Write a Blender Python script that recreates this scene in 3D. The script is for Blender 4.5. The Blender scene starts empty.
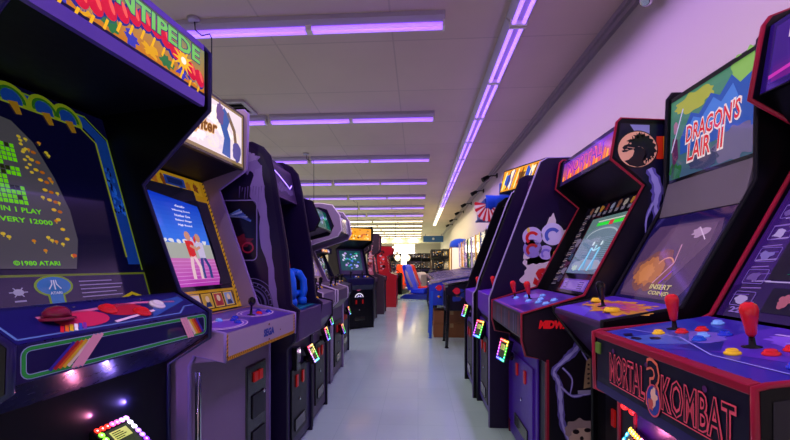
import bpy, math, random
from mathutils import Vector, Matrix
PI = math.pi
SC = bpy.context.scene
COL = SC.collection

# ------------------------------------------------------------ colours and materials
def lin(h):
    h = h.lstrip('#')
    v = [int(h[i:i+2], 16)/255 for i in (0, 2, 4)]
    return tuple((c/12.92 if c <= .04045 else ((c+.055)/1.055)**2.4) for c in v) + (1.0,)

MATS = {}
def mat(name, color='#808080', rough=.5, metal=0, emit=0, ecol=None, coat=0, var=.12, bump=0, scale=30, spec=.5, trans=0):
    if name in MATS: return MATS[name]
    m = bpy.data.materials.new(name); m.use_nodes = True
    nt = m.node_tree; b = nt.nodes['Principled BSDF']
    b.inputs['Base Color'].default_value = lin(color)
    b.inputs['Metallic'].default_value = metal
    b.inputs['Coat Weight'].default_value = coat
    b.inputs['Coat Roughness'].default_value = .06
    b.inputs['Specular IOR Level'].default_value = spec
    b.inputs['Transmission Weight'].default_value = trans
    if emit:
        b.inputs['Emission Color'].default_value = lin(ecol or color)
        b.inputs['Emission Strength'].default_value = emit
    tc = nt.nodes.new('ShaderNodeTexCoord'); n = nt.nodes.new('ShaderNodeTexNoise')
    n.inputs['Scale'].default_value = scale; n.inputs['Detail'].default_value = 3
    nt.links.new(tc.outputs['Object'], n.inputs['Vector'])
    r = nt.nodes.new('ShaderNodeMapRange')
    r.inputs['To Min'].default_value = max(.02, rough*(1-var)); r.inputs['To Max'].default_value = min(1, rough*(1+var))
    nt.links.new(n.outputs['Fac'], r.inputs['Value']); nt.links.new(r.outputs[0], b.inputs['Roughness'])
    if bump:
        bp = nt.nodes.new('ShaderNodeBump'); bp.inputs['Strength'].default_value = bump; bp.inputs['Distance'].default_value = .002
        nt.links.new(n.outputs['Fac'], bp.inputs['Height']); nt.links.new(bp.outputs[0], b.inputs['Normal'])
    MATS[name] = m
    return m

def art_mat(kind):
    """print: ink on laminate; lit: backlit film; crt: a screen behind glass"""
    nm = 'art_' + kind
    if nm in MATS: return MATS[nm]
    m = bpy.data.materials.new(nm); m.use_nodes = True
    nt = m.node_tree; b = nt.nodes['Principled BSDF']
    a = nt.nodes.new('ShaderNodeAttribute'); a.attribute_name = 'Col'
    b.inputs['Coat Roughness'].default_value = .05
    if kind == 'print':
        nt.links.new(a.outputs['Color'], b.inputs['Base Color']); b.inputs['Roughness'].default_value = .4
        b.inputs['Coat Weight'].default_value = .25
    else:
        st = {'lit': .75, 'litlow': .28, 'crt': .62, 'crtlow': .3, 'mid': .42, 'bright': 2.2}[kind]
        mx = nt.nodes.new('ShaderNodeMix'); mx.data_type = 'RGBA'; mx.blend_type = 'MULTIPLY'; mx.inputs[0].default_value = 1
        mx.inputs[7].default_value = (.45, .45, .45, 1)
        nt.links.new(a.outputs['Color'], mx.inputs[6]); nt.links.new(mx.outputs[2], b.inputs['Base Color'])
        nt.links.new(a.outputs['Color'], b.inputs['Emission Color'])
        b.inputs['Emission Strength'].default_value = st; b.inputs['Roughness'].default_value = .12
        b.inputs['Coat Weight'].default_value = .6
    MATS[nm] = m
    return m

black = mat('black_laminate', '#07060c', .38, coat=.0, spec=.3)
black2 = mat('black_textured_laminate', '#06050a', .6, bump=.3, scale=120, spec=.25)
navy = mat('navy_laminate', '#0e0a34', .35, coat=.1)
deep = mat('deep_purple_laminate', '#160b32', .4, spec=.35)
violet = mat('violet_panel', '#3f0f96', .35, coat=.1)
whitel = mat('white_laminate', '#957fa2', .4, coat=.1)
greyl = mat('grey_laminate', '#4f4458', .45)
brownl = mat('brown_laminate', '#3c2f38', .5)
redt = mat('red_edge_trim', '#86102e', .35, coat=.2)
redd = mat('red_paint', '#a01420', .35, coat=.3)
whitet = mat('pale_edge_trim', '#cbbfd6', .35)
blackt = mat('black_edge_trim', '#101018', .3)
bluet = mat('blue_edge_trim', '#15104a', .35)
chrome = mat('chrome', '#d8d8e0', .15, metal=1)
steel = mat('dark_steel', '#3a3a44', .35, metal=.8)
redp = mat('red_plastic', '#d3202c', .2, coat=.5)
bluep = mat('blue_plastic', '#2436c8', .2, coat=.5)
skyp = mat('sky_plastic', '#7ab4ff', .2, coat=.5)
yellp = mat('yellow_plastic', '#f0c62c', .2, coat=.5)
blackp = mat('black_plastic', '#0c0c10', .25, coat=.4)
whitep = mat('white_plastic', '#dcd6e2', .25, coat=.3)
glass_d = mat('dark_glass', '#0a0912', .08, coat=.5)

# ------------------------------------------------------------ object helpers
def props(o, label=None, cat=None, group=None, kind=None):
    if label: o['label'] = label
    if cat: o['category'] = cat
    if group: o['group'] = group
    if kind: o['kind'] = kind
    return o
def thing(name, label, cat, loc=(0, 0, 0), rz=0, group=None):
    o = bpy.data.objects.new(name, None); COL.objects.link(o)
    o.empty_display_size = .1
    o.location = loc; o.rotation_euler = (0, 0, math.radians(rz))
    return props(o, label, cat, group)
class MB:
    def __init__(s): s.v = []; s.f = []; s.sm = []
    def add(s, vs, fs, smooth=False):
        n = len(s.v); s.v += [tuple(p) for p in vs]
        s.f += [tuple(i+n for i in f) for f in fs]; s.sm += [smooth]*len(fs); return s
    def box(s, x0, y0, z0, x1, y1, z1):
        vs = [(x, y, z) for z in (z0, z1) for y in (y0, y1) for x in (x0, x1)]
        return s.add(vs, [(0, 2, 3, 1), (4, 5, 7, 6), (0, 1, 5, 4), (2, 6, 7, 3), (0, 4, 6, 2), (1, 3, 7, 5)])
    def prism(s, pts, x0, x1):            # polygon in (y,z), extruded along x
        n = len(pts)
        vs = [(x0, p[0], p[1]) for p in pts] + [(x1, p[0], p[1]) for p in pts]
        return s.add(vs, [tuple(range(n)), tuple(range(2*n-1, n-1, -1))] + [(i, n+i, n+(i+1) % n, (i+1) % n) for i in range(n)])
    def prismY(s, pts, y0, y1):           # polygon in (x,z), extruded along y
        n = len(pts)
        vs = [(p[0], y0, p[1]) for p in pts] + [(p[0], y1, p[1]) for p in pts]
        return s.add(vs, [tuple(range(n)), tuple(range(2*n-1, n-1, -1))] + [(i, n+i, n+(i+1) % n, (i+1) % n) for i in range(n)])
    def prismZ(s, pts, z0, z1):
        n = len(pts)
        vs = [(p[0], p[1], z0) for p in pts] + [(p[0], p[1], z1) for p in pts]
        return s.add(vs, [tuple(range(n-1, -1, -1)), tuple(range(n, 2*n))] + [(i, (i+1) % n, n+(i+1) % n, n+i) for i in range(n)])
    def tube(s, path, r, seg=8, closed=False, caps=True):
        P = [Vector(p) for p in path]; n = len(P); rings = []
        rs = r if isinstance(r, (list, tuple)) else [r]*n
        up = None
        for i in range(n):
            if closed: t = (P[(i+1) % n]-P[i-1])
            elif i == 0: t = P[1]-P[0]
            elif i == n-1: t = P[-1]-P[-2]
            else: t = (P[i+1]-P[i]).normalized()+(P[i]-P[i-1]).normalized()
            if t.length < 1e-9: t = Vector((0, 0, 1))
            t.normalize()
            if up is None: up = t.orthogonal().normalized()
            else:
                up = up-t*up.dot(t)
                up = up.normalized() if up.length > 1e-6 else t.orthogonal().normalized()
            w = t.cross(up)
            rings.append([P[i]+rs[i]*(math.cos(a)*up+math.sin(a)*w) for a in [2*PI*k/seg for k in range(seg)]])
        vs = [v for R in rings for v in R]; fs = []
        for i in range(n if closed else n-1):
            j = (i+1) % n
            for k in range(seg):
                fs.append((i*seg+k, i*seg+(k+1) % seg, j*seg+(k+1) % seg, j*seg+k))
        s.add(vs, fs, True)
        if caps and not closed:
            b = len(s.v)-len(vs)
            s.f += [tuple(b+k for k in range(seg-1, -1, -1)), tuple(b+(n-1)*seg+k for k in range(seg))]; s.sm += [False]*2
        return s
    def lathe(s, prof, base=(0, 0, 0), seg=16, axis=None):
        M = Matrix.Translation(base)
        if axis is not None: M = M @ Vector((0, 0, 1)).rotation_difference(Vector(axis)).to_matrix().to_4x4()
        vs = []; fs = []
        for (r, z) in prof:
            for k in range(seg):
                a = 2*PI*k/seg; vs.append(M @ Vector((r*math.cos(a), r*math.sin(a), z)))
        for i in range(len(prof)-1):
            for k in range(seg):
                fs.append((i*seg+k, i*seg+(k+1) % seg, (i+1)*seg+(k+1) % seg, (i+1)*seg+k))
        b = len(s.v)
        s.add(vs, fs, True)
        s.f += [tuple(b+k for k in range(seg-1, -1, -1)), tuple(b+(len(prof)-1)*seg+k for k in range(seg))]; s.sm += [False]*2
        return s
    def build(s, name, m, parent=None, bevel=0):
        me = bpy.data.meshes.new(name); me.from_pydata(s.v, [], s.f)
        me.polygons.foreach_set('use_smooth', s.sm); me.update()
        me.materials.append(m)
        o = bpy.data.objects.new(name, me); COL.objects.link(o)
        if parent: o.parent = parent
        if bevel:
            md = o.modifiers.new('bevel', 'BEVEL'); md.width = bevel; md.segments = 2; md.limit_method = 'ANGLE'; md.angle_limit = .6
        return o
def sub(p, name, mb, m, bevel=0, label=None):
    o = mb.build(name, m, p, bevel)
    if label: o['label'] = label
    return o
def struct(name, mb, m):
    o = mb.build(name, m); o['kind'] = 'structure'; return o
def copy_tree(o, parent=None):
    c = o.copy(); COL.objects.link(c)
    if parent is not None: c.parent = parent
    for ch in [x for x in bpy.data.objects if x.parent == o]: copy_tree(ch, c)
    return c

# ------------------------------------------------------------ flat printed artwork: shapes cut in coloured film
_T = {}
def text_geo(txt, bold=0, shear=0):
    k = (txt, bold, shear)
    if k in _T: return _T[k]
    cu = bpy.data.curves.new('t', 'FONT'); cu.body = txt; cu.size = 1; cu.offset = bold; cu.shear = shear; cu.resolution_u = 2
    cu.align_x = 'CENTER'; cu.align_y = 'CENTER'
    o = bpy.data.objects.new('t', cu); COL.objects.link(o)
    dg = bpy.context.evaluated_depsgraph_get(); dg.update()
    me = o.evaluated_get(dg).to_mesh()
    vs = [(v.co.x, v.co.y) for v in me.vertices]; fs = [tuple(p.vertices) for p in me.polygons]
    o.evaluated_get(dg).to_mesh_clear()
    bpy.data.objects.remove(o); bpy.data.curves.remove(cu)
    xs = [v[0] for v in vs]; ys = [v[1] for v in vs]
    cx, cy = (min(xs)+max(xs))/2, (min(ys)+max(ys))/2; w = max(xs)-min(xs); h = max(ys)-min(ys)
    _T[k] = ([((x-cx)/w, (y-cy)/h) for x, y in vs], fs)
    return _T[k]
def catmull(P, closed=False, n=4):
    m = len(P); out = []
    for i in range(m if closed else m-1):
        p = [P[(i+k) % m] if closed else P[min(max(i+k, 0), m-1)] for k in (-1, 0, 1, 2)]
        for s in range(n):
            t = s/n; out.append(tuple(.5*(2*p[1][j]+(p[2][j]-p[0][j])*t+(2*p[0][j]-5*p[1][j]+4*p[2][j]-p[3][j])*t*t+(3*p[1][j]-p[0][j]-3*p[2][j]+p[3][j])*t**3) for j in range(len(P[0]))))
    if not closed: out.append(tuple(P[-1]))
    return out
class Art:
    def __init__(s): s.v = []; s.f = []; s.c = []
    def raw(s, vs, fs, col, l):
        n = len(s.v); s.v += [(x, y, l) for x, y in vs]; s.f += [tuple(i+n for i in f) for f in fs]
        s.c += [lin(col) if isinstance(col, str) else col]*len(fs); return s
    def poly(s, pts, col, l=0): return s.raw(pts, [tuple(range(len(pts)))], col, l)
    def rect(s, x0, y0, x1, y1, col, l=0): return s.poly([(x0, y0), (x1, y0), (x1, y1), (x0, y1)], col, l)
    def grad(s, x0, y0, x1, y1, c0, c1, l=0, n=14, vert=True):
        a, b = lin(c0), lin(c1)
        for i in range(n):
            t = (i+.5)/n; c = tuple(a[k]*(1-t)+b[k]*t for k in range(4))
            if vert: s.rect(x0, y0+(y1-y0)*i/n, x1, y0+(y1-y0)*(i+1)/n, c, l)
            else: s.rect(x0+(x1-x0)*i/n, y0, x0+(x1-x0)*(i+1)/n, y1, c, l)
        return s
    def ell(s, x, y, rx, ry, col, l=1, n=20, a0=0, a1=2*PI, rot=0):
        pts = []
        for k in range(n):
            a = a0+(a1-a0)*k/(n if a1-a0 > 6.28 else n-1)
            px, py = rx*math.cos(a), ry*math.sin(a)
            pts.append((x+px*math.cos(rot)-py*math.sin(rot), y+px*math.sin(rot)+py*math.cos(rot)))
        return s.poly(pts, col, l)
    def blob(s, x, y, rx, ry, col, l=1, seed=0, irr=.25, n=22):
        R = random.Random(seed)
        P = []
        for k in range(n):
            q = 1+R.uniform(-irr, irr); P.append((x+rx*q*math.cos(2*PI*k/n), y+ry*q*math.sin(2*PI*k/n)))
        return s.poly(catmull(P, True, 3) if n > 12 else P, col, l)
    def line(s, pts, w, col, l=1, closed=False):
        P = [Vector(p) for p in pts]; n = len(P); L = []; R = []
        for i in range(n):
            a = P[i-1] if (i or closed) else P[i]; b = P[(i+1) % n] if (i < n-1 or closed) else P[i]
            t = (b-a); t = t.normalized() if t.length > 0 else Vector((1, 0)); q = Vector((-t.y, t.x))
            ww = (w[i] if isinstance(w, (list, tuple)) else w)/2
            L.append(tuple(P[i]+q*ww)); R.append(tuple(P[i]-q*ww))
        m = n if closed else n-1
        return s.raw(L+R, [(i, (i+1) % n, n+(i+1) % n, n+i) for i in range(m)], col, l)
    def arc(s, x, y, r, w, col, l=1, a0=0, a1=2*PI, n=28, ry=None):
        ry = ry or r
        return s.line([(x+r*math.cos(a0+(a1-a0)*k/(n-1)), y+ry*math.sin(a0+(a1-a0)*k/(n-1))) for k in range(n)], w, col, l)
    def text(s, t, x, y, w, h, col, l=2, bold=0, shear=0, rot=0, outline=None, ow=.02):
        if outline:
            g = max(w, h)*ow
            s.text(t, x, y, w+g*2, h+g*2, outline, l, bold+.035, shear, rot); l += 1
        vs, fs = text_geo(t, bold, shear); c, q = math.cos(rot), math.sin(rot)
        return s.raw([(x+a*w*c-b*h*q, y+a*w*q+b*h*c) for a, b in vs], fs, col, l)
    def build(s, name, parent, M, kind='print', label=None):
        vs = [M(x, y, .0012+.0007*l) for x, y, l in s.v]
        me = bpy.data.meshes.new(name); me.from_pydata(vs, [], s.f); me.update()
        at = me.color_attributes.new('Col', 'FLOAT_COLOR', 'CORNER')
        buf = []
        for p, c in zip(me.polygons, s.c): buf += list(c)*p.loop_total
        at.data.foreach_set('color', buf)
        me.materials.append(art_mat(kind))
        o = bpy.data.objects.new(name, me); COL.objects.link(o); o.parent = parent
        if label: o['label'] = label
        return o
def seg(P0, P1):                          # artwork lies on a slab seen from the front of a cabinet
    L = math.hypot(P1[0]-P0[0], P1[1]-P0[1]); a = ((P1[0]-P0[0])/L, (P1[1]-P0[1])/L); n = (-a[1], a[0])
    return (lambda u, v, k: (u, P0[0]+a[0]*v+n[0]*k, P0[1]+a[1]*v+n[1]*k)), L
def sidem(W, left):                       # artwork on the near side board; u = distance back from the front, v = height
    return (lambda u, v, k: (-W/2-k, u, v)) if left else (lambda u, v, k: (W/2+k, u, v))

# ------------------------------------------------------------ arcade machine kit
def joystick(panel, M, u, v, m_, bat=True, h=.11, nm='joystick'):
    p = Vector(M(u, v, 0)); n = (Vector(M(u, v, 1))-p).normalized()
    n = (n+Vector((0, 0, .6))).normalized()
    st = .0
    mb = MB().lathe([(.024, -.004), (.024, .002), (.008, .006), (.006, .03)], p, 14, n)
    o = sub(panel, nm, mb, blackp)
    if bat: g = MB().lathe([(.007, .028), (.012, .036), (.014, .055), (.019, .085), (.021, .100), (.017, .113), (.008, .119)], p, 16, n)
    else: g = MB().lathe([(.005, .02), (.006, .05), (.012, .054), (.018, .064), (.0205, .076), (.018, .088), (.011, .096), (.003, .099)], p, 16, n)
    sub(o, 'joystick_grip', g, m_)
    return o
def button(panel, M, u, v, m_, r=.018, nm='push_button'):
    p = Vector(M(u, v, 0)); n = (Vector(M(u, v, 1))-p).normalized()
    return sub(panel, nm, MB().lathe([(r, 0), (r*1.02, .005), (r*.85, .008), (r*.72, .008), (r*.7, .013), (r*.55, .0145)], p, 16, n), m_)
RB = ['#ff3030', '#ff8a20', '#ffe030', '#60ff40', '#20e0a0', '#30a0ff', '#4040ff', '#c040ff', '#ff50c0']
def card_reader(root, x, y, z, s=.05, tilt=.5, yaw=0, palette=None, glows=()):
    """small payment reader on the coin door with a ring of coloured lamps round its display"""
    c = Vector((x, y, z)); R = Matrix.Rotation(yaw, 3, 'Z') @ Matrix.Rotation(-tilt, 3, 'X')
    def M(u, v, k):
        return tuple(c + R @ Vector((u, -k, v)))
    mb = MB(); w, h, d = s, s*1.15, .028
    vs = [M(a*w*1.15, b*h*1.12, k) for k in (-d*.2, d) for a, b in ((-1, -1), (1, -1), (1, 1), (-1, 1))]
    mb.add(vs, [(0, 1, 2, 3), (4, 7, 6, 5), (0, 4, 5, 1), (1, 5, 6, 2), (2, 6, 7, 3), (3, 7, 4, 0)])
    mb.tube([M(0, -h*.5, 0), tuple(Vector(M(0, -h*.3, 0))+Vector((0, .05, -.02)))], s*.5, 8)
    o = sub(root, 'card_reader', mb, blackp, .003)
    a = Art(); pal = palette or RB; i = 0; q = s*.17
    a.rect(-w*.7, -h*.7, w*.7, h*.7, '#38402c', 0); a.rect(-w*.55, 0, w*.55, h*.55, '#c8d070', 1)
    for k in range(4): a.rect(-w*.45, h*(.42-.12*k), w*(.1+.1*(k % 3)), h*(.47-.12*k), '#303810', 2)
    ring = [(-w+2*w*t/6, h) for t in range(6)]+[(w, h-2*h*t/6) for t in range(6)]+[(w-2*w*t/6, -h) for t in range(6)]+[(-w, -h+2*h*t/6) for t in range(6)]
    a.build('display', o, lambda u, v, k: M(u, v, d+k), 'lit')
    b = Art()
    for j, (u, v) in enumerate(ring):
        b.ell(u*.93, v*.93, q, q, pal[(j*len(pal)//24) % len(pal)], 1, 10)
        b.ell(u*.93, v*.93, q*.3, q*.3, '#fff4ff', 2, 8)
    for gu, gv, gc, gp in glows:
        l = bpy.data.lights.new('reader_glow', 'POINT'); l.energy = gp; l.color = gc; l.shadow_soft_size = .01
        lo = bpy.data.objects.new('reader_glow', l); COL.objects.link(lo); lo.parent = o; lo.location = M(gu*w, gv*h, d+.03)
    b.build('lamp_ring', o, lambda u, v, k: M(u, v, d+.001+k), 'bright', 'ring of small glowing coloured lamps')
    return o
def coin_door(root, d, z0, z1, w, x=0, m_=None, frame=None):
    o = sub(root, 'coin_door', MB().box(x-w/2, d-.012, z0, x+w/2, d+.01, z1), m_ or black, .004)
    for k in (-1, 1):
        sub(o, 'coin_slot', MB().box(x+k*w*.2-.016, d-.022, z1-.13, x+k*w*.2+.016, d-.012, z1-.05),
            mat('coin_slot_red', '#5a0a10', .3, emit=.12, ecol='#ff2010'), .002, 'red lit coin return button')
    sub(o, 'door_lock', MB().lathe([(.012, 0), (.012, .006), (.005, .008)], (x, d-.012, (z0+z1)/2), 12, (0, -1, 0)), chrome)
    sub(o, 'coin_tray', MB().box(x-w*.32, d-.02, z0+.04, x+w*.32, d-.012, z0+.12), blackp, .003)
    return o
def cabinet(c):
    """c: dict. All (d,z): d measured back from the front edge of the control panel."""
    root = thing(c['name'], c['label'], c.get('cat', 'arcade machine'), c['loc'], c['rz'], c.get('group', 'arcade machines'))
    W = c['W']; t = .022; xi = W/2-t; B = c['board']; bm = c.get('bm', black); tm = c.get('tm', blackt)
    for sgn in (-1, 1):
        x0 = sgn*W/2; x1 = sgn*(W/2-t)
        sp = sub(root, 'side_panel', MB().prism(B, min(x0, x1), max(x0, x1)), bm)
        pts = B[:-1] if c.get('trim_open', True) else B
        tr = [p for p in B if p[1] > .02 or p[0] < .5]
        xm = sgn*(W/2-t/2)
        path = []
        for i, p in enumerate(tr):
            path.append((xm, p[0], p[1]))
        dark_side = c.get('far_dark') and c.get('near') != sgn
        sub(sp, 'edge_trim', MB().tube(path, t*.45, 8), blackt if dark_side else tm, 0, None if dark_side else c.get('tl'))
        if c.get('near') == sgn: root_near = sp
    fd, pz0, pz1, pkd, pkz = c['fd'], c['pz0'], c['pz1'], c['pkd'], c['pkz']
    b0, b1, m0, m1 = c['b0'], c['b1'], c['m0'], c['m1']; D = B[-1][0]-.005; top = c['top']
    body = [(fd, c.get('foot', .03)), (fd, pz0+.02), (max(b0[0]+.02, pkd), b0[1]-.03), (b1[0]+.025, b1[1]), (m0[0]+.025, m0[1]+.01), (m1[0]+.03, m1[1])] + top + [(D, c.get('foot', .03))]
    bo = sub(root, 'cabinet_body', MB().prism(body, -xi, xi), c.get('front', black))
    pb = [(0, pz0), (0, pz1), (pkd, pkz), (pkd+.02, pz0), (fd, pz0-c.get('drop', .1))]
    pw = c.get('pw', xi); ph = c.get('pshift', 0)
    pan = sub(root, 'control_panel', MB().prism(pb, -pw, pw), c.get('pm', navy), .005)
    bz = sub(root, 'screen_bezel', MB().prism([(b0[0], b0[1]), (b1[0], b1[1]), (b1[0]+.02, b1[1]), (b0[0]+.02, b0[1])], -xi, xi), c.get('bzm', black))
    mq = sub(root, 'marquee', MB().prism([(m0[0], m0[1]), (m1[0], m1[1]), (m1[0]+.025, m1[1]), (m0[0]+.025, m0[1])], -xi, xi), c.get('mm', black))
    c.update(root=root, pan=pan, bz=bz, mq=mq, body=bo, nearp=root_near, xi=xi)
    c['Mp'] = seg((0, pz1), (pkd, pkz))[0]; c['Mf'] = seg((0, pz0), (0, pz1))[0]
    c['Mb'], c['Lb'] = seg(b0, b1); c['Mm'], c['Lm'] = seg(m0, m1)
    return c

# ------------------------------------------------------------ the room
def ceiling_mat():
    m = bpy.data.materials.new('ceiling_panels'); m.use_nodes = True; nt = m.node_tree; b = nt.nodes['Principled BSDF']
    tc = nt.nodes.new('ShaderNodeTexCoord'); mp = nt.nodes.new('ShaderNodeMapping'); br = nt.nodes.new('ShaderNodeTexBrick')
    mp.inputs['Location'].default_value = (.26, .62, 0)
    br.offset = 0; br.inputs['Scale'].default_value = 1; br.inputs['Brick Width'].default_value = 1.25; br.inputs['Row Height'].default_value = 1.175
    br.inputs['Mortar Size'].default_value = .012; br.inputs['Mortar Smooth'].default_value = .6
    br.inputs['Color1'].default_value = lin('#dcc6b8'); br.inputs['Color2'].default_value = lin('#e0cabc'); br.inputs['Mortar'].default_value = lin('#cbb6aa')
    n = nt.nodes.new('ShaderNodeTexNoise'); n.inputs['Scale'].default_value = .9; n.inputs['Detail'].default_value = 4
    mx = nt.nodes.new('ShaderNodeMix'); mx.data_type = 'RGBA'; mx.blend_type = 'MULTIPLY'; mx.inputs[0].default_value = .2
    nt.links.new(tc.outputs['Object'], mp.inputs[0]); nt.links.new(mp.outputs[0], br.inputs['Vector'])
    nt.links.new(tc.outputs['Object'], n.inputs['Vector'])
    nt.links.new(br.outputs['Color'], mx.inputs[6]); nt.links.new(n.outputs['Fac'], mx.inputs[7]); nt.links.new(mx.outputs[2], b.inputs['Base Color'])
    b.inputs['Roughness'].default_value = .8
    return m
def floor_mat():
    m = bpy.data.materials.new('sealed_floor'); m.use_nodes = True; nt = m.node_tree; b = nt.nodes['Principled BSDF']
    tc = nt.nodes.new('ShaderNodeTexCoord'); br = nt.nodes.new('ShaderNodeTexBrick')
    br.offset = 0; br.inputs['Scale'].default_value = 1; br.inputs['Brick Width'].default_value = .305; br.inputs['Row Height'].default_value = .305
    br.inputs['Mortar Size'].default_value = .0015; br.inputs['Mortar Smooth'].default_value = .3
    br.inputs['Color1'].default_value = lin('#9cbab8'); br.inputs['Color2'].default_value = lin('#a0bebc'); br.inputs['Mortar'].default_value = lin('#8caaa8')
    n = nt.nodes.new('ShaderNodeTexNoise'); n.inputs['Scale'].default_value = 2.2; n.inputs['Detail'].default_value = 6
    r = nt.nodes.new('ShaderNodeMapRange'); r.inputs['To Min'].default_value = .16; r.inputs['To Max'].default_value = .3
    bp = nt.nodes.new('ShaderNodeBump'); bp.inputs['Strength'].default_value = .12; bp.inputs['Distance'].default_value = .01
    n2 = nt.nodes.new('ShaderNodeTexNoise'); n2.inputs['Scale'].default_value = 5
    nt.links.new(tc.outputs['Object'], br.inputs['Vector']); nt.links.new(br.outputs['Color'], b.inputs['Base Color'])
    nt.links.new(tc.outputs['Object'], n.inputs['Vector']); nt.links.new(n.outputs['Fac'], r.inputs['Value']); nt.links.new(r.outputs[0], b.inputs['Roughness'])
    nt.links.new(tc.outputs['Object'], n2.inputs['Vector']); nt.links.new(n2.outputs['Fac'], bp.inputs['Height']); nt.links.new(bp.outputs[0], b.inputs['Normal'])
    b.inputs['Coat Weight'].default_value = .4; b.inputs['Coat Roughness'].default_value = .1
    return m
wallm = mat('painted_wall', '#bcb4ae', .75, bump=.15, scale=60)
XR, XL, YB, YF, ZC = 1.9, -7.5, -3.2, 34.0, 3.6
struct('floor', MB().box(XL-.1, YB-.1, -.1, XR+.1, YF+.1, 0), floor_mat())
struct('ceiling', MB().box(XL-.1, YB-.1, ZC, XR+.1, YF+.1, ZC+.1), ceiling_mat())
struct('wall_right', MB().box(XR, YB, 0, XR+.1, YF, ZC), wallm)
struct('wall_left', MB().box(XL-.1, YB, 0, XL, YF, ZC), wallm)
struct('wall_back', MB().box(XL, YB-.1, 0, XR, YB, ZC), wallm)
struct('wall_far', MB().box(XL, YF, 0, XR, YF+.1, ZC), wallm)
struct('trim_1', MB().box(XR-.075, YB, ZC-.05, XR, YF, ZC).box(XR-.045, YB, ZC-.1, XR, YF, ZC-.05), mat('ceiling_moulding', '#9b8f98', .5))
struct('trim_2', MB().box(XL, YF-2.0, 3.05, XR, YF-1.8, ZC-.002), mat('far_header', '#d6d0bc', .7))
struct('baseboard_right', MB().box(XR-.02, YB, 0, XR, YF, .1), mat('baseboard', '#30262e', .5))
# far shop windows, daylight outside
for i, (a, b) in enumerate([(-3.4, -1.9), (-1.75, -.25)]):
    w = struct('window_%d' % (i+1), MB().box(a, YF-.03, .8, b, YF, 2.85), mat('daylight_pane', '#fff8e8', .3, emit=6, ecol='#fff2d8'))
    fr = MB()
    for x in (a, (a+b)/2, b): fr.box(x-.03, YF-.07, .75, x+.03, YF-.031, 2.9)
    for z in (.78, 2.87): fr.box(a-.03, YF-.07, z-.03, b+.03, YF-.031, z+.03)
    sub(w, 'window_frame', fr, steel)

# fluorescent fittings
def tube_mat(nm, c, s): return mat(nm, '#ffffff', .3, emit=s, ecol=c)
t_uv = tube_mat('violet_tube', '#8a4cff', 1.25); t_core = tube_mat('violet_tube_bright', '#9460ff', 1.5)
t_wh = tube_mat('white_tube', '#ffe9b8', 3.5)
LIGHTS = {}
def glow(parent, x, color, power):
    k = (color, power)
    if k not in LIGHTS:
        l = bpy.data.lights.new('lamp_light', 'SPOT'); l.energy = power; l.color = color; l.spot_size = math.radians(172); l.spot_blend = .35; l.shadow_soft_size = .02
        LIGHTS[k] = l
    o = bpy.data.objects.new('lamp_light', LIGHTS[k]); COL.objects.link(o); o.parent = parent; o.location = (x, 0, -.06); o.visible_glossy = False
WARM = (1, .80, .80); LILAC = (.62, .36, 1); CREAM = (1, .86, .55)
housing = mat('fitting_housing', '#b8aec0', .45); endcap = mat('tube_socket', '#e8e4dc', .4)
def batten(label, x0, x1, y, z, tm_, group, alongY=False, two=True, lc=(1, .8, .8), lp=60, s=1.0):
    L = x1-x0
    root = thing('ceiling_light', label, 'light', ((x0+x1)/2, y, z) if not alongY else (y, (x0+x1)/2, z), 0 if not alongY else 90, group)
    h = L/2
    sub(root, 'housing', MB().prism([(-.065*s, .055), (-.035*s, .012), (.035*s, .012), (.065*s, .055), (.06*s, .1), (-.06*s, .1)], -h, h), housing)
    for q in (-.5, .5): glow(root, q*h, lc, lp)
    n = 2
    ys = (-.027*s, .027*s)
    for q in (-1, 1):
        a = min(q*.03, q*(h-.02)); b_ = max(q*.03, q*(h-.02))
        for yy in ys:
            o = sub(root, 'lamp_tube', MB().tube([(a, yy, -.012), (b_, yy, -.012)], .019, 10), tm_)
        sub(root, 'tube_socket', MB().box(min(q*(h-.022), q*h), -.045*s, -.035, max(q*(h-.022), q*h), .045*s, .03), endcap)
    sub(root, 'centre_socket', MB().box(-.03, -.04*s, -.032, .03, .04*s, .03), endcap)
    return root
for n in range(13):
    y = 3.67+2.35*n
    far = n >= 7
    for j, (a, b) in enumerate([(-2.32, .25), (-4.95, -2.38)]):
        batten(('cream white' if far else 'violet')+' fluorescent batten on the ceiling, row %d from the camera, %s piece' % (n+1, 'aisle' if j == 0 else 'outer left'),
               a, b, y, 3.5, t_wh if far else t_uv, 'ceiling battens across the room', lc=CREAM if n >= 5 else WARM, lp=80 if n >= 5 else 34)
for n in range(2):  # unseen battens added behind the camera to light the near end of the hall
    for j, (a, b) in enumerate([(-2.32, .25), (-4.95, -2.38)]):
        batten('white fluorescent batten behind the viewpoint, row %d, piece %d' % (n+1, j+1), a, b, 1.32-2.35*n, 3.5, t_core, 'ceiling battens across the room', lp=45)
for n in range(10):
    batten('violet fitting in the long line beside the right wall, piece %d from the camera' % (n+1), -.9+2.3*n, 1.38+2.3*n, .93, 3.5, t_core if n < 7 else t_wh, 'long line of fittings along the aisle', True, True, s=1.7, lc=LILAC if n < 6 else CREAM, lp=34)

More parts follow.
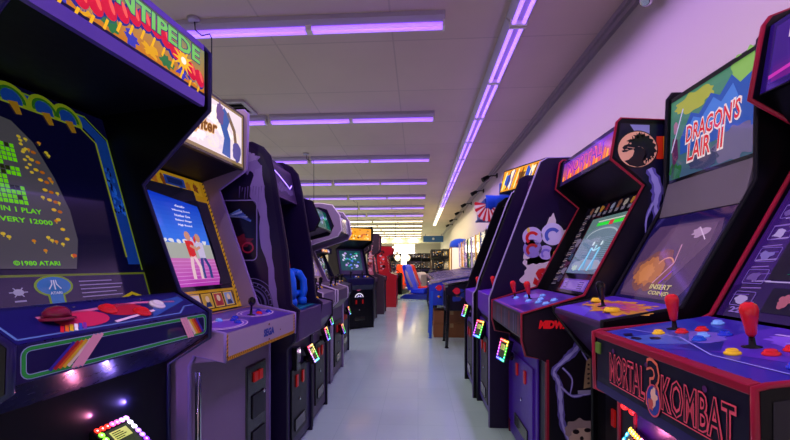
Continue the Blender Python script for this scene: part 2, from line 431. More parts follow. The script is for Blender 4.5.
# ceiling air vent
v = thing('ceiling_vent', 'square metal air vent in the ceiling at left', 'vent', (-2.72, 5.64, 3.585))
fr = MB()
for a, b, c_, d in ((-.25, -.25, .25, -.19), (-.25, .19, .25, .25), (-.25, -.19, -.19, .19), (.19, -.19, .25, .19)): fr.box(a, b, -.02, c_, d, .014)
sub(v, 'vent_frame', fr, mat('vent_white', '#b5a9b0', .5))
for k in range(4):
    y = -.15+.1*k
    sub(v, 'vent_slat', MB().add([(-.19, y, -.015), (.19, y, -.015), (.19, y+.06, .01), (-.19, y+.06, .01), (-.19, y, -.01), (.19, y, -.01), (.19, y+.06, .014), (-.19, y+.06, .014)], [(0, 1, 2, 3), (7, 6, 5, 4), (0, 4, 5, 1), (1, 5, 6, 2), (2, 6, 7, 3), (3, 7, 4, 0)]), mat('vent_white', '#b5a9b0', .5))
sub(v, 'vent_backing', MB().box(-.2, -.2, .008, .2, .2, .014), black2)
# hanging cables
for i, (x, y, zb, lb) in enumerate([(-1.97, 3.62, 2.2, 'thin black power cable hanging from the ceiling beside the nearest left batten'),
                                    (-2.19, 8.1, 2.0, 'thin black cable hanging from the ceiling above the leaning purple machines'),
                                    (-2.1, 13.5, 2.2, 'thin dark cable hanging over the yellow-lit marquee')]):
    root = thing('hanging_cable', lb, 'cable', (x, y, zb), 0, 'cables hanging from the ceiling')
    sub(root, 'cord', MB().tube([(0, 0, 0), (0, 0, 3.42-zb), (-.02, 0, 3.46-zb), (-.09, -.01, 3.44-zb), (-.15, -.02, 3.49-zb), (-.16, -.02, 3.594-zb)], .006, 6), blackp)
    sub(root, 'ceiling_box', MB().lathe([(.055, 0), (.06, .012), (.06, .03)], (-.16, -.02, 3.568-zb), 16), housing)
# emergency light at the head of the wall
e = thing('emergency_light', 'emergency lamp with round head high on the right wall', 'light', (1.864, 3.12, 3.36))
sub(e, 'battery_case', MB().box(-.08, -.35, -.06, .038, -.1, .1), mat('beige_case', '#8e8478', .5), .01)
sub(e, 'lamp_head', MB().lathe([(.02, -.05), (.045, -.03), (.052, .02), (.05, .05), (.03, .058)], (-.07, .03, -.02), 16, (-.6, -.2, -.8)), chrome)
sub(e, 'swivel_arm', MB().tube([(0, -.1, .02), (-.05, 0, .03), (-.06, .03, .01)], .01, 8), chrome)
# track spot lamps along the wall
for i, (x, y, z) in enumerate([(1.7, 9.47, 3.36), (1.7, 11.38, 3.36), (1.7, 13.96, 3.4), (1.7, 16.3, 3.42), (1.7, 19.1, 3.44), (1.7, 21.5, 3.44)]):
    s_ = thing('spot_lamp', 'black spot lamp on a wall arm under the ceiling, number %d from the camera' % (i+1), 'light', (x, y, z), 0, 'black spot lamps along the right wall')
    sub(s_, 'lamp_head', MB().lathe([(.035, -.09), (.05, -.06), (.055, .08), (.06, .09), (.045, .09)], (-.08, 0, -.03), 14, (-.8, -.2, -.45)), black2)
    sub(s_, 'wall_arm', MB().tube([(.197, 0, .03), (.05, 0, .03), (-.04, 0, -.01)], .015, 8).box(.17, -.05, -.02, .197, .05, .08), black2)

# ------------------------------------------------------------ left row, machine 1: bug shooting game
def standard(**k):
    d = dict(name='arcade_cabinet', W=.6, near=-1, fd=.05, pz0=.86, pz1=.98, pkd=.27, pkz=1.05, b0=(.3, 1.06), b1=(.47, 1.58), m0=(.2, 1.72), m1=(.2, 1.92),
             board=[(.04, 0), (.04, .8), (-.005, .86), (-.005, .99), (.25, 1.07), (.43, 1.58), (.18, 1.7), (.18, 1.94), (.22, 1.98), (.75, 1.98), (.8, 0)], top=[(.25, 1.965), (.74, 1.965)])
    d.update(k); return d
L1 = cabinet(dict(name='arcade_cabinet', label='navy bug-shooter arcade cabinet with orange and green lit marquee, nearest at left', loc=(-.8955, 1.1957, 0), rz=83, W=.73, near=-1,
    fd=.19, pz0=.97, pz1=1.06, pkd=.15, pkz=1.14, drop=.12, b0=(.26, 1.10), b1=(.51, 1.89), m0=(.012, 1.9), m1=(.012, 2.13), top=[(.05, 2.15), (.79, 2.2)],
    board=[(.19, 0), (.19, .84), (0, .955), (-.004, 1.06), (.136, 1.137), (.312, 1.589), (0, 1.882), (-.002, 2.11), (.03, 2.145), (.3, 2.17), (.8, 2.2), (.82, 0)],
    bm=black, tm=bluet, front=mat('dark_navy_front', '#070618', .5, spec=.3), pm=mat('deep_navy_panel', '#15124e', .28, coat=.5), bzm=black, mm=bluet))
for k_ in ('Mm', 'Mb', 'Mp', 'Mf'): L1[k_] = (lambda g: (lambda u, v, k: g(u*1.055, v, k)))(L1[k_])
M = L1['Mm']; a = Art()
a.grad(-.32, .045, .32, .215, '#c07420', '#7f8a5c', 0, 12)
for k in range(15):
    x = -.30+.042*k; yy = .14-.035*math.sin(k*.55)
    a.ell(x, yy-.02, .03, .036, '#2e2a80', 1, 14, rot=.4); a.ell(x+.004, yy-.014, .024, .033, '#c81838', 2, 14, rot=.4)
    a.ell(x+.012, yy-.004, .007, .022, '#f05a50', 3, 10, rot=.4); a.line([(x, yy-.05), (x-.012, yy-.085)], .008, '#e8b020', 2)
for k in range(9): a.blob(-.29+.07*k, .07, .028, .02, ['#2f7040', '#3a3aa8', '#d8a020'][k % 3], 1, k, .4)
for k in range(12):
    an = 2*PI*k/12; a.line([(.205+.012*math.cos(an), .115+.012*math.sin(an)), (.205+.05*math.cos(an), .115+.05*math.sin(an))], [.014, .002], '#e8b428', 4)
a.ell(.205, .115, .026, .026, '#e8b428', 5); a.ell(.205, .115, .013, .013, '#fff0d0', 6)
a.text('CENTIPEDE', .055, .176, .47, .06, '#6fbf58', 5, .03, outline='#3a2a70', ow=.006)
a.ell(-.21, .10, .03, .04, '#b060e0', 4); a.ell(-.21, .10, .014, .02, '#ffd0ff', 5)
a.rect(.27, .045, .318, .215, '#4a4a30', 0) if False else None
a.build('marquee_art', L1['mq'], M, 'lit', 'lit marquee picture of red segmented bugs')
sub(L1['mq'], 'marquee_retainer', MB().prism([(.0, 1.885), (-.004, 1.925), (.01, 1.93), (.02, 1.885)], -.322, .322).prism([(.0, 2.108), (0, 2.13), (.03, 2.15), (.03, 2.12)], -.322, .322), mat('violet_metal', '#5b41a8', .3, coat=.3))
M = L1['Mb']; a = Art()
LB = .81
a.rect(-.325, .12, .325, LB, '#0a0930', 0)
# outer coloured frame
def frame(a, x0, y0, x1, y1, ch, w, col, l):
    a.line([(x1, y0), (x1, y1-ch), (x1-ch, y1), (x0+ch, y1), (x0, y1-ch), (x0, y0)], w, col, l)
frame(a, -.29, .16, .29, LB-.05, .06, .055, '#16429a', 1)
frame(a, -.318, .135, .318, LB-.022, .075, .006, '#7a9a20', 2)
frame(a, -.262, .19, .262, LB-.08, .05, .007, '#9aa828', 2)
for sx in (-1, 1):
    for k in range(34):
        R = random.Random(k*3+sx); a.blob(sx*.29+R.uniform(-.02, .02), .38+.2*R.random()**1.3, .006, .011, ['#1d5ad0', '#0d1040', '#2a72e0'][k % 3], 3, k, .4, 8)
for k, x in enumerate([-.23, -.12, -.01, .09, .17]):
    a.arc(x, LB-.062, .042, .022, '#8aa01c', 3, -.4, PI+.4, 16, ry=.05); a.arc(x, LB-.062, .036, .010, '#2c6a1c', 4, -.2, PI+.2, 16, ry=.042)
    a.line([(x, LB-.07), (x+.01, LB-.115)], [.03, .018], '#a87c1c', 4)
a.build('bezel_art', L1['bz'], M, 'litlow', 'blue, green and gold mushroom artwork round the screen')
# screen with rounded tube face
a = Art()
scr = [(-.25, .145), (.055, .142), (.085, .25), (.085, .36), (.06, .48), (.02, .60), (-.03, .66), (-.12, .675), (-.25, .675)]
a.poly(scr, '#57565c', 4)
G = '#7dff12'
for r in range(13):
    for q in range(7):
        R = random.Random(r*9+q)
        if not (r in (4, 5, 8) and q > 3) : a.rect(-.135+q*.0135, .36+r*.0165, -.135+q*.0135+.011, .36+r*.0165+.0135, G if R.random() > .12 else '#2c3a10', 5)
for r in range(12):
    for q in range(3): a.rect(-.19+q*.0135, .37+r*.0165, -.19+q*.0135+.011, .37+r*.0165+.0135, G, 5)
a.text('COIN 1 PLAY', -.085, .34, .15, .017, G, 5, .02); a.text('S EVERY 12000', -.075, .305, .18, .017, G, 5, .02)
a.text('\u00a91980 ATARI', -.06, .162, .13, .016, G, 5, .02)
R = random.Random(5)
for k in range(70):
    u = -.24+.3*R.random(); v_ = .18+.45*R.random()
    if (u < -.03 and v_ > .28): continue
    a.ell(u, v_, .0065, .0055, '#e8d038' if k % 4 else '#d88a20', 5, 8); a.rect(u-.002, v_-.010, u+.002, v_-.004, '#c0b030', 5)
for k in range(9): a.ell(.0+.006*k, .53-.035*k, .008, .006, '#f0c828', 6, 8)
for k in range(7): a.ell(.012+.006*k, .56-.035*k, .008, .006, '#c87018', 6, 8)
for k in range(8): a.ell(-.02+.011*(k % 2), .58-.014*k, .006, .005, '#f0d040', 6, 8)
a.ell(.058, .19, .008, .007, '#e06030', 6, 10)
a.build('screen', L1['bz'], M, 'crtlow', 'curved grey screen with green dotted writing')
a = Art()
a.rect(-.325, 0, .325, .125, '#6a7a20', 3); a.rect(-.317, .008, .317, .117, '#241c48', 4)
a.ell(-.03, .085, .058, .036, '#7a9a20', 5); a.rect(-.055, .0, -.005, .09, '#7a9a20', 5)
a.ell(-.03, .085, .05, .030, '#2a72c0', 6); a.poly([(-.05, .09), (-.01, .09), (-.012, .02), (-.03, .004), (-.048, .02)], '#2a72c0', 6)
W_ = '#cfd8f0'
a.rect(-.032, .072, -.028, .104, W_, 7)
for sx in (-1, 1): a.line([(-.03+sx*.006, .104), (-.03+sx*.007, .09), (-.03+sx*.018, .074)], .0035, W_, 7)
a.text('ATARI', -.03, .061, .035, .009, W_, 7, .02)
for k in range(5): a.rect(.05, .095-.014*k, .05+[.12, .16, .15, .13, .15][k], .0985-.014*k, '#9a88c0', 5)
for x in (-.13, -.2, -.27):
    a.ell(x, .07, .014, .010, '#b0a8d0', 5)
    for k in range(6): a.line([(x, .07), (x+.024*math.cos(k*PI/3), .07+.016*math.sin(k*PI/3))], .003, '#b0a8d0', 5)
    a.rect(x-.015, .04, x+.015, .045, '#9a90c0', 5)
a.line([(.16, .008), (.24, .04), (.3, .012)], .012, '#c8b020', 6)
a.build('instruction_card', L1['bz'], M, 'litlow', 'purple instruction strip with blue emblem')
pan = L1['pan']; M = L1['Mp']; a = Art()
a.rect(-.32, .004, .32, .15, '#1a1660', 0)
a.line([(-.31, .02), (.2, .02), (.26, .06), (.31, .06)], .006, '#5878b8', 1); a.line([(-.31, .02), (-.31, .14)], .006, '#5878b8', 1)
a.ell(-.12, .07, .075, .042, '#c8285a', 1); a.ell(.03, .09, .07, .036, '#b01838', 1); a.line([(-.22, .1), (.1, .12), (.25, .1)], .012, '#c86a98', 1)
a.poly([(.08, .02), (.3, .1), (.3, .13), (.16, .11)], '#2a52a0', 1); a.line([(-.05, .03), (.12, .06)], .01, '#e8c8e0', 2)
for k in range(6): a.line([(-.21+.012*k, .02), (-.19+.012*k, .05)], .008, ['#d02030', '#e07020', '#e0c020', '#fff', '#3050c0', '#8030a0'][k].replace('#fff', '#ffffff'), 2)
a.build('panel_art', pan, M)
sub(pan, 'trackball', MB().lathe([(.045, 0), (.043, .006), (.03, .008), (.034, .008), (.032, .022), (.02, .034), (.004, .038)], M(-.18, .085, 0), 20), mat('maroon_ball', '#7a1838', .15, coat=.6), label='dark red trackball')
for u, v_, m_ in ((-.02, .10, redp), (.07, .06, redp), (.16, .09, whitep)): button(pan, M, u, v_, m_, .028)
for u in (-.3, -.1, .13, .3): sub(pan, 'panel_bolt', MB().lathe([(.006, 0), (.005, .003)], M(u, .135, 0), 8, (0, 0, 1)), chrome)
M = L1['Mf']; a = Art()
a.rect(-.34, 0, .34, .09, '#15124a', 0)
def rr(a, x0, y0, x1, y1, r, w, col, l):
    P = []
    for cx_, cy_, s0 in ((x1-r, y1-r, 0), (x0+r, y1-r, 1), (x0+r, y0+r, 2), (x1-r, y0+r, 3)):
        for k in range(5): an = PI/2*(s0+k/4); P.append((cx_+r*math.cos(an), cy_+r*math.sin(an)))
    a.line(P, w, col, l, True)
rr(a, -.31, .011, .31, .079, .016, .013, '#a8b8e0', 1); rr(a, -.31, .011, .31, .079, .016, .009, '#2aa040', 2)
for x0, d in ((-.225, 1), (.20, -1)):
    cols = ['#3a2a9a', '#b02030', '#e06a20', '#e8c030', '#f0e0c0', '#f0a8b8', '#f0a8b8', '#f0a8b8']
    if d < 0: cols = cols[::-1]
    for k, cc in enumerate(cols):
        hi = cc == '#f0a8b8'
        s_ = .03 if d > 0 else -.02
        a.line([(x0+.011*k-s_, .006 if hi else .014), (x0+.011*k+s_, .084 if hi else .074)], .0095, cc, 3 if not hi else 4)
a.build('panel_stripes', pan, M, 'print', 'rainbow stripes in a rounded green outline')
L1['Mfd'] = seg((.19, 0), (.19, .8))[0]
coin_door(L1['root'], .19, .12, .60, .34, 0)
card_reader(L1['root'], .075, .14, .635, .06, .9, 0, ['#ff3020', '#ff60c0', '#f0a0ff', '#f0f0ff', '#c080ff', '#9040ff', '#6040ff', '#2080ff', '#2060ff', '#40ff80', '#80ff40'], ((-1, 1.6, (1, .25, .5), .8), (1.2, 1.6, (.3, .2, 1), 1.1)))

# ------------------------------------------------------------ machine 2: white fighting game cabinet
L2 = cabinet(dict(name='arcade_cabinet', label='white arcade cabinet with blue fighting-game screen and white lit marquee', loc=(-.7753, 1.9508, 0), rz=84.5, W=.745, near=-1,
    fd=.17, pz0=.845, pz1=.96, pkd=.30, pkz=1.0, drop=.02, b0=(.34, 1.0), b1=(.60, 1.76), m0=(.325, 1.83), m1=(.325, 2.165), top=[(.36, 2.19), (.8, 2.19)],
    board=[(.165, 0), (.165, .82), (.14, .87), (0, .845), (0, .96), (.238, 1.004), (.497, 1.718), (.313, 1.836), (.303, 2.175), (.33, 2.2), (.83, 2.2), (.85, 0)],
    bm=whitel, tm=mat('lilac_edge_trim', '#8a74b8', .35), front=mat('dark_navy_front', '#070618', .5, spec=.3), pm=mat('white_panel', '#8c7c98', .35), bzm=mat('yellow_bezel', '#b8901c', .4), mm=blackt))
# open sloping underside of the board is dark behind; printed marquee
a = Art(); M = L2['Mm']
a.rect(-.35, 0, .35, .335, '#3a3220', 0); a.rect(-.335, .012, .335, .322, '#8a7448', 1); a.rect(-.32, .03, .32, .308, '#e8dcd8', 2)
R = random.Random(3)
for k in range(16): a.blob(R.uniform(-.23, .22), R.uniform(.08, .26), .07, .035, ['#f8f0ea', '#dccfd8', '#f4e4d0'][k % 3], 3, k, .3)
a.text('Virtua', -.10, .235, .22, .07, '#7a4a20', 5, .03, .25, .12, outline='#d8a868', ow=.02)
a.text('Fighter', -.06, .135, .27, .085, '#7a4a20', 5, .03, .25, .12, outline='#d8a868', ow=.02)
# abstract blue and violet shapes at the right
a.poly([(.12, .04), (.2, .03), (.2, .14), (.17, .19), (.2, .26), (.14, .30), (.09, .24), (.1, .2), (.14, .13)], '#3c5a9a', 4)
a.blob(.10, .25, .035, .06, '#6a5080', 5, 8, .15); a.line([(.17, .28), (.24, .2), (.26, .1)], .03, '#7a6248', 4)
a.blob(.265, .085, .045, .055, '#55508c', 5, 11, .1)
a.build('marquee_art', L2['mq'], M, 'lit', 'white lit marquee with brown lettering')
a = Art(); M = L2['Mb']
a.rect(-.35, 0, .35, .80, '#d09a18', 0)
R = random.Random(8)
for k in range(26): a.line([(-.33+.026*k, .02), (-.315+.026*k, .10)], .005, '#40280c', 1)
for k in range(30):
    for x in (-.34, .34): a.line([(x-.01, .03+.026*k), (x+.01, .045+.026*k)], .006, '#2a1c0c', 1)
a.rect(-.30, .70, .30, .795, '#e0ab20', 2)
for k in range(9): a.blob(-.27+.065*k, .745, .022, .03, ['#8a4a18', '#d8c070', '#4a5aa0', '#c87828'][k % 4], 3, k, .3)
a.rect(.0, .725, .16, .78, '#2a4aa8', 4); a.rect(.02, .735, .14, .77, '#1a2a70', 5)
a.poly([(-.315, .12), (.315, .12), (.315, .655), (-.2, .71), (-.315, .69)], '#0b0a1c', 2)
a.rect(-.3, .012, .3, .105, '#5a4020', 2)
for k, cc in enumerate(['#c86838', '#3c5ab0', '#d8c8d0', '#c8a040', '#b04040', '#8898c8']):
    x = -.25+.098*k; a.rect(x-.042, .018, x+.042, .1, '#e0b050', 3); a.rect(x-.036, .024, x+.036, .094, cc, 4); a.ell(x, .068, .016, .019, '#e8c8a8', 5, 12); a.poly([(x-.026, .026), (x+.026, .026), (x+.016, .052), (x-.016, .052)], '#303a6a' if k % 2 else '#a03030', 5)
a.build('bezel_art', L2['bz'], M, 'litlow', 'yellow bezel printed with small character cards')
a = Art()
x0, x1, y0, y1 = -.27, .215, .145, .66
a.grad(x0, .36, x1, y1, '#3f7fe8', '#0c35c0', 4, 12)
a.rect(x0, .30, x1, .385, '#a9b0a0', 5); a.grad(x0, y0, x1, .30, '#b030a8', '#c870b0', 5, 6)
R = random.Random(2)
for k in range(9): a.blob(x0+.02+.052*k, .395, .02, .012, '#e0e4e0', 6, k, .3, 8)
for k in range(7): a.line([(x0, .16+.02*k), (x1, .165+.02*k)], .003, '#d890d0', 6)
for k, (t, ww) in enumerate([('-Results-', .08), ('Winning Score', .14), ('Number One', .12), ('Select Stage', .13), ('High Round', .11)]): a.text(t, .05, .60-.028*k, ww, .014, '#f4f4ff', 6, .02)
def fighter(a, x, y, s, c1, c2, f):
    a.ell(x, y+.15*s, .017*s, .02*s, '#c89070', 8, 12)
    a.poly([(x-.024*s, y+.13*s), (x+.024*s, y+.13*s), (x+.02*s, y+.06*s), (x-.02*s, y+.06*s)], c1, 7)
    a.line([(x, y+.12*s), (x+f*.03*s, y+.12*s), (x+f*.045*s, y+.15*s)], .014*s, c1, 8); a.line([(x, y+.11*s), (x+f*.035*s, y+.095*s)], .012*s, '#c89070', 8)
    a.line([(x-.008*s, y+.065*s), (x-.02*s, y+.02*s), (x-.026*s, y-.03*s)], .018*s, c2, 7); a.line([(x+.008*s, y+.065*s), (x+.026*s, y+.02*s), (x+.02*s, y-.03*s)], .018*s, c2, 7)
fighter(a, .035, .225, 1.35, '#d02820', '#e8c8c8', 1); fighter(a, .115, .225, 1.3, '#c8c0d8', '#304080', -1)
a.poly([(x1-.03, y0), (x1+.1, y0), (x1+.1, .66), (x1-.02, .66), (x1+.012, .5), (x1+.02, .36), (x1+.005, .2)], '#121020', 9)
a.poly([(x0-.02, .55), (x0+.0, .61), (x0+.12, .655), (x1, .62), (x1, .72), (x0-.03, .71)], '#121020', 9)
a.build('screen', L2['bz'], M, 'crt', 'bright blue screen with two small fighters')
pan = L2['pan']; M = L2['Mp']; a = Art()
a.rect(-.345, .003, .345, .30, '#4a2f98', 0)
for u, v_ in ((-.2, .1), (.17, .15)):
    a.ell(u, v_, .15, .07, '#6a3cc0', 1, 28)
    for r in (.15, .12): a.arc(u, v_, r, .006, '#d8c0e8', 2, ry=r*.48)
a.line([(-.33, .28), (.33, .28)], .008, '#d09a18', 2); a.line([(-.33, .268), (.33, .268)], .004, '#201408', 2)
a.build('panel_art', pan, M)
joystick(pan, M, .10, .14, blackp, False)
for u, v_, m_ in ((.17, .13, redp), (.22, .16, bluep), (.26, .12, bluep), (-.16, .16, skyp), (-.1, .12, bluep), (-.04, .15, bluep), (-.13, .08, bluep)): button(pan, M, u, v_, m_)
M = L2['Mf']; a = Art()
a.rect(-.35, .0, .35, .113, '#a898ac', 0)
for (p0, p1) in (((-.345, .006), (.345, .006)), ((-.345, .006), (-.345, .11)), ((.345, .006), (.345, .11))): a.line([p0, p1], .016, '#d8a018', 1)
for k in range(40): a.line([(-.345+.0172*k, .0), (-.337+.0172*k, .013)], .005, '#30200c', 2)
for k in range(6):
    for x in (-.345, .345): a.line([(x-.006, .012+.017*k), (x+.006, .02+.017*k)], .005, '#30200c', 2)
a.text('SEGA', .03, .06, .115, .04, '#1f3f9c', 2, .05); a.ell(.03, .098, .009, .006, '#6a3a20', 2, 8); a.ell(.03, .022, .008, .005, '#6a3a20', 2, 8); a.ell(.16, .05, .006, .005, '#6a3a20', 2, 8)
a.build('panel_front_art', pan, M, 'print', 'pale panel front with blue lettering and hazard stripe border')
# white skirt with bracket and black coin door
sub(L2['root'], 'skirt_panel', MB().box(-.35, .160, .05, .35, .175, .86), mat('lilac_white_skirt', '#7c6886', .4), .004)
cd = sub(L2['root'], 'coin_door', MB().box(.08, .150, .12, .30, .172, .70), blackp, .01)
for k in (0, 1): sub(cd, 'coin_slot', MB().box(.145+.055*k, .14, .60, .185+.055*k, .151, .655), mat('coin_slot_red', '#5a0a10', .3, emit=.12, ecol='#ff2010'), .002, 'red lit coin return button')
sub(cd, 'door_lock', MB().lathe([(.013, 0), (.013, .01), (.004, .012)], (.26, .151, .52), 12, (0, -1, 0)), chrome)
for z in (.4, .2): sub(cd, 'coin_tray', MB().box(.13, .142, z, .27, .151, z+.13), mat('black_tray', '#15131c', .4), .003)
sub(L2['root'], 'side_hinge', MB().box(-.372-.006, .10, .2, -.372, .125, .8).tube([(-.376, .112, .2), (-.376, .112, .8)], .006, 6), chrome, label='long chrome hinge on the near side')

# ------------------------------------------------------------ machine 3: tall dark cabinet with steering yoke
L3 = cabinet(dict(name='arcade_cabinet', label='tall dark purple arcade cabinet with bright blue hand yoke and deep screen recess', loc=(-.7368, 2.665, 0), rz=88, W=.53, near=-1,
    fd=.09, pz0=.77, pz1=.955, pkd=.42, pkz=.99, drop=.04, b0=(.46, 1.0), b1=(.60, 1.66), m0=(.19, 1.71), m1=(.24, 1.945), top=[(.3, 2.0), (.8, 2.0)],
    board=[(.08, 0), (.08, .72), (.03, .77), (0, .965), (.05, 1.0), (.08, 1.343), (.158, 1.80), (.19, 1.937), (.235, 1.99), (.306, 2.025), (.82, 2.03), (.84, 0)],
    bm=deep, tm=mat('dark_violet_trim', '#1a1030', .3), front=mat('violet_front', '#251046', .4), pm=mat('grey_violet_panel', '#4e3c68', .4), bzm=black, mm=mat('grey_violet_header', '#55406a', .4)))
a = Art(); M = sidem(.53, True)
a.poly([(.085, .70), (.04, .78), (.03, .96), (.08, 1.0), (.11, 1.34), (.19, 1.85), (.24, 1.95), (.31, 2.0), (.8, 2.0), (.81, .70)], '#140b30', 0)
R = random.Random(4)
# pale paint splash along the front edge
P = [(.13, .92)]
for k in range(15): P.append((.125+.008*k+.006*(k % 2), .97+.065*k))
Q = []
for k in range(15): Q.append((.165+.010*k+R.uniform(-.012, .012)+.05*math.sin(k*.7)**2*(1 if k > 10 else .2), .97+.065*k))
a.poly(P+Q[::-1], '#8470b4', 1)
a.blob(.34, 1.90, .09, .07, '#7a66a8', 2, 7, .2, 30); a.blob(.32, 1.93, .05, .03, '#9080b8', 3, 9, .2, 24)
for k in range(10): a.line([(.22+.018*k, 1.74+.012*R.random()), (.225+.018*k, 1.62+.1*R.random())], [.008, .002], '#6a5698', 2)
# framed picture and dial
rr(a, .27, 1.28, .60, 1.66, .03, .007, '#8d80c0', 2)
a.rect(.275, 1.285, .595, 1.655, '#100822', 1)
for k in range(7): a.line([(.56-.02*k, 1.52+.01*k), (.38-.012*k, 1.60-.012*k)], [.002, .014], ['#5a78c8', '#a8b8e8', '#3a4aa8'][k % 3], 3)
a.blob(.40, 1.40, .09, .045, '#701830', 2, 3, .3); a.arc(.44, 1.36, .05, .012, '#b02848', 3, ry=.04); a.arc(.33, 1.36, .035, .01, '#b02848', 3, ry=.03)
for r, w_ in ((.14, .006), (.118, .004), (.098, .012), (.07, .004), (.045, .006)): a.arc(.31, 1.0, r, w_, '#6c62a0', 3, 0, PI, 30)
a.arc(.31, 1.0, .165, .004, '#7a70b0', 2, .2, PI-.2, 30)
for k in range(14): an = PI*k/13; a.line([(.31+.125*math.cos(an), 1.0+.125*math.sin(an)), (.31+.14*math.cos(an), 1.0+.14*math.sin(an))], .004, '#8a80b8', 4)
for k in range(8): a.line([(.45, 1.12+.02*k), (.58, 1.12+.02*k)], .003, '#30264c', 2)
a.build('side_art', L3['nearp'], M, 'print', 'dark artwork with a pale paint splash, framed picture and ring dial')
a = Art(); M = L3['Mm']
a.rect(-.235, .01, .235, .225, '#4a3760', 0); a.rect(-.22, .03, .22, .21, '#3c2c58', 1)
a.text('STUNT', .0, .09, .34, .05, '#8878b0', 2, .02)
pts = [(-.22, .15), (-.12, .19), (-.03, .165), (.08, .125), (.14, .1), (.2, .135)]
a.build('marquee_art', L3['mq'], M, 'print') if False else None
b_ = Art(); b_.rect(-.235, .01, .235, .225, '#4a3760', 0); b_.rect(-.22, .03, .22, .21, '#3c2c58', 1)
for k in range(14): b_.rect(-.19+.028*k, .055+.01*math.sin(k), -.175+.028*k, .11+.015*math.sin(k*1.3), '#7a68a0', 2)
b_.build('marquee_art', L3['mq'], M)
b_ = Art(); b_.line(pts, .013, '#6a2cff', 3); b_.line(pts, .004, '#d8c8ff', 4)
b_.build('neon_line', L3['mq'], M, 'bright', 'zigzag violet glowing line')
b_ = Art(); M = L3['Mb']
b_.rect(-.24, 0, .24, .67, '#08060e', 0); b_.rect(-.16, .12, .16, .55, '#101018', 1)
b_.build('screen', L3['bz'], M, 'print')
# red and green edging inside the far wall of the recess
for dd, cc, nm in ((.20, '#c02a20', 'red_lining'), (.235, '#603018', 'brown_lining'), (.285, '#3c4a48', 'grey_lining')):
    sub(L3['root'], 'recess_edging', MB().prism([(dd, .99), (dd+.016, .99), (dd+.135, 1.70), (dd+.12, 1.70)], .235, .243), mat(nm, cc, .4))
pan = L3['pan']; M = L3['Mp']
# hand yoke: blue moulded grip on a swivel
yk = sub(pan, 'steering_yoke', MB().lathe([(.055, 0), (.06, .02), (.045, .05), (.03, .08)], (.02, .16, .965), 16), blackp, label='black swivel of the yoke')
g = MB()
for sx in (-1, 1):
    P = [(.02+sx*.10, .115, 1.01), (.02+sx*.115, .10, 1.07), (.02+sx*.112, .105, 1.14), (.02+sx*.085, .13, 1.19), (.02+sx*.04, .15, 1.2)]
    g.tube(P, [.032, .027, .027, .03, .026], 12)
    g.lathe([(.02, -.036), (.035, -.022), (.037, 0), (.03, .02), (.01, .034)], (.02+sx*.10, .11, 1.0), 12)
g.tube([(-.02, .15, 1.2), (.06, .15, 1.2)], .028, 12); g.tube([(-.08, .13, 1.05), (.12, .13, 1.05)], .022, 10)
sub(yk, 'hand_grips', g, mat('bright_blue_rubber', '#1264e8', .3, coat=.3), label='bright blue moulded hand grips')
b_ = Art(); b_.rect(-.23, .01, .23, .35, '#1a2a5a', 0); b_.rect(-.2, .04, .2, .2, '#0c4a6a', 1); b_.line([(-.2, .05), (.2, .05)], .01, '#20a0a0', 2)
b_.build('panel_art', pan, M)
coin_door(L3['root'], .09, .10, .56, .30, -.02)
card_reader(L3['root'], .12, .05, .60, .052, .45, .0, ['#ff4060', '#ff9040', '#fff060', '#60ff60', '#40ffd0', '#60c0ff', '#c090ff', '#ff70d0'], ((0, 0, (1, .6, 1), .12),))
sub(L3['root'], 'button_block', MB().box(-.14, .055, .55, -.06, .09, .70), blackp, .004)

# ------------------------------------------------------------ rest of the left row
def rgb_bits(a, x0, y0, x1, y1, seed, cols, n=40, s=.03, l=2):
    R = random.Random(seed)
    for k in range(n): a.blob(R.uniform(x0+s, x1-s), R.uniform(y0+s*.6, y1-s*.6), s*R.uniform(.4, 1), s*R.uniform(.25, .7), R.choice(cols), l+(k % 3), seed*50+k, .35, 9)
def quick(c, screen=None, marq=None, scol='#182030', mcol='#402060', sc=('crt', ['#40a080', '#c0c0e0', '#4060c0']), mc=('lit', ['#f0a030', '#e0e0ff', '#d04040']), reader=True, stick=blackp, bez=None, rz=.62):
    W = c['W']; a = Art(); lb = c['Lb']; x = c['xi']
    a.rect(-x, 0, x, lb, bez or '#0b0a14', 0)
    a.build('bezel_art', c['bz'], c['Mb'])
    a = Art(); a.rect(-x*.78, lb*.16, x*.78, lb*.92, scol, 3); rgb_bits(a, -x*.7, lb*.2, x*.7, lb*.88, len(c['label']), sc[1], 30, .035, 4)
    a.build('screen', c['bz'], c['Mb'], sc[0])
    a = Art(); a.rect(-x*.96, .01, x*.96, c['Lm']-.01, mcol, 0); rgb_bits(a, -x*.9, .02, x*.9, c['Lm']-.02, len(c['label'])+3, mc[1], 26, .03, 1)
    a.build('marquee_art', c['mq'], c['Mm'], mc[0])
    M = c['Mp']
    joystick(c['pan'], M, -x*.5, .12, stick); joystick(c['pan'], M, x*.35, .12, stick)
    for k in range(3):
        button(c['pan'], M, -x*.2+.045*k, .13+.02*(k % 2), [bluep, whitep, yellp][k]); button(c['pan'], M, x*.5+.04*k, .13+.02*(k % 2), [bluep, whitep, yellp][k])
    coin_door(c['root'], c['fd'], .12, .62, W*.55)
    if reader: card_reader(c['root'], x*.2, c['fd']-.035, rz, .045, .3)
    return c
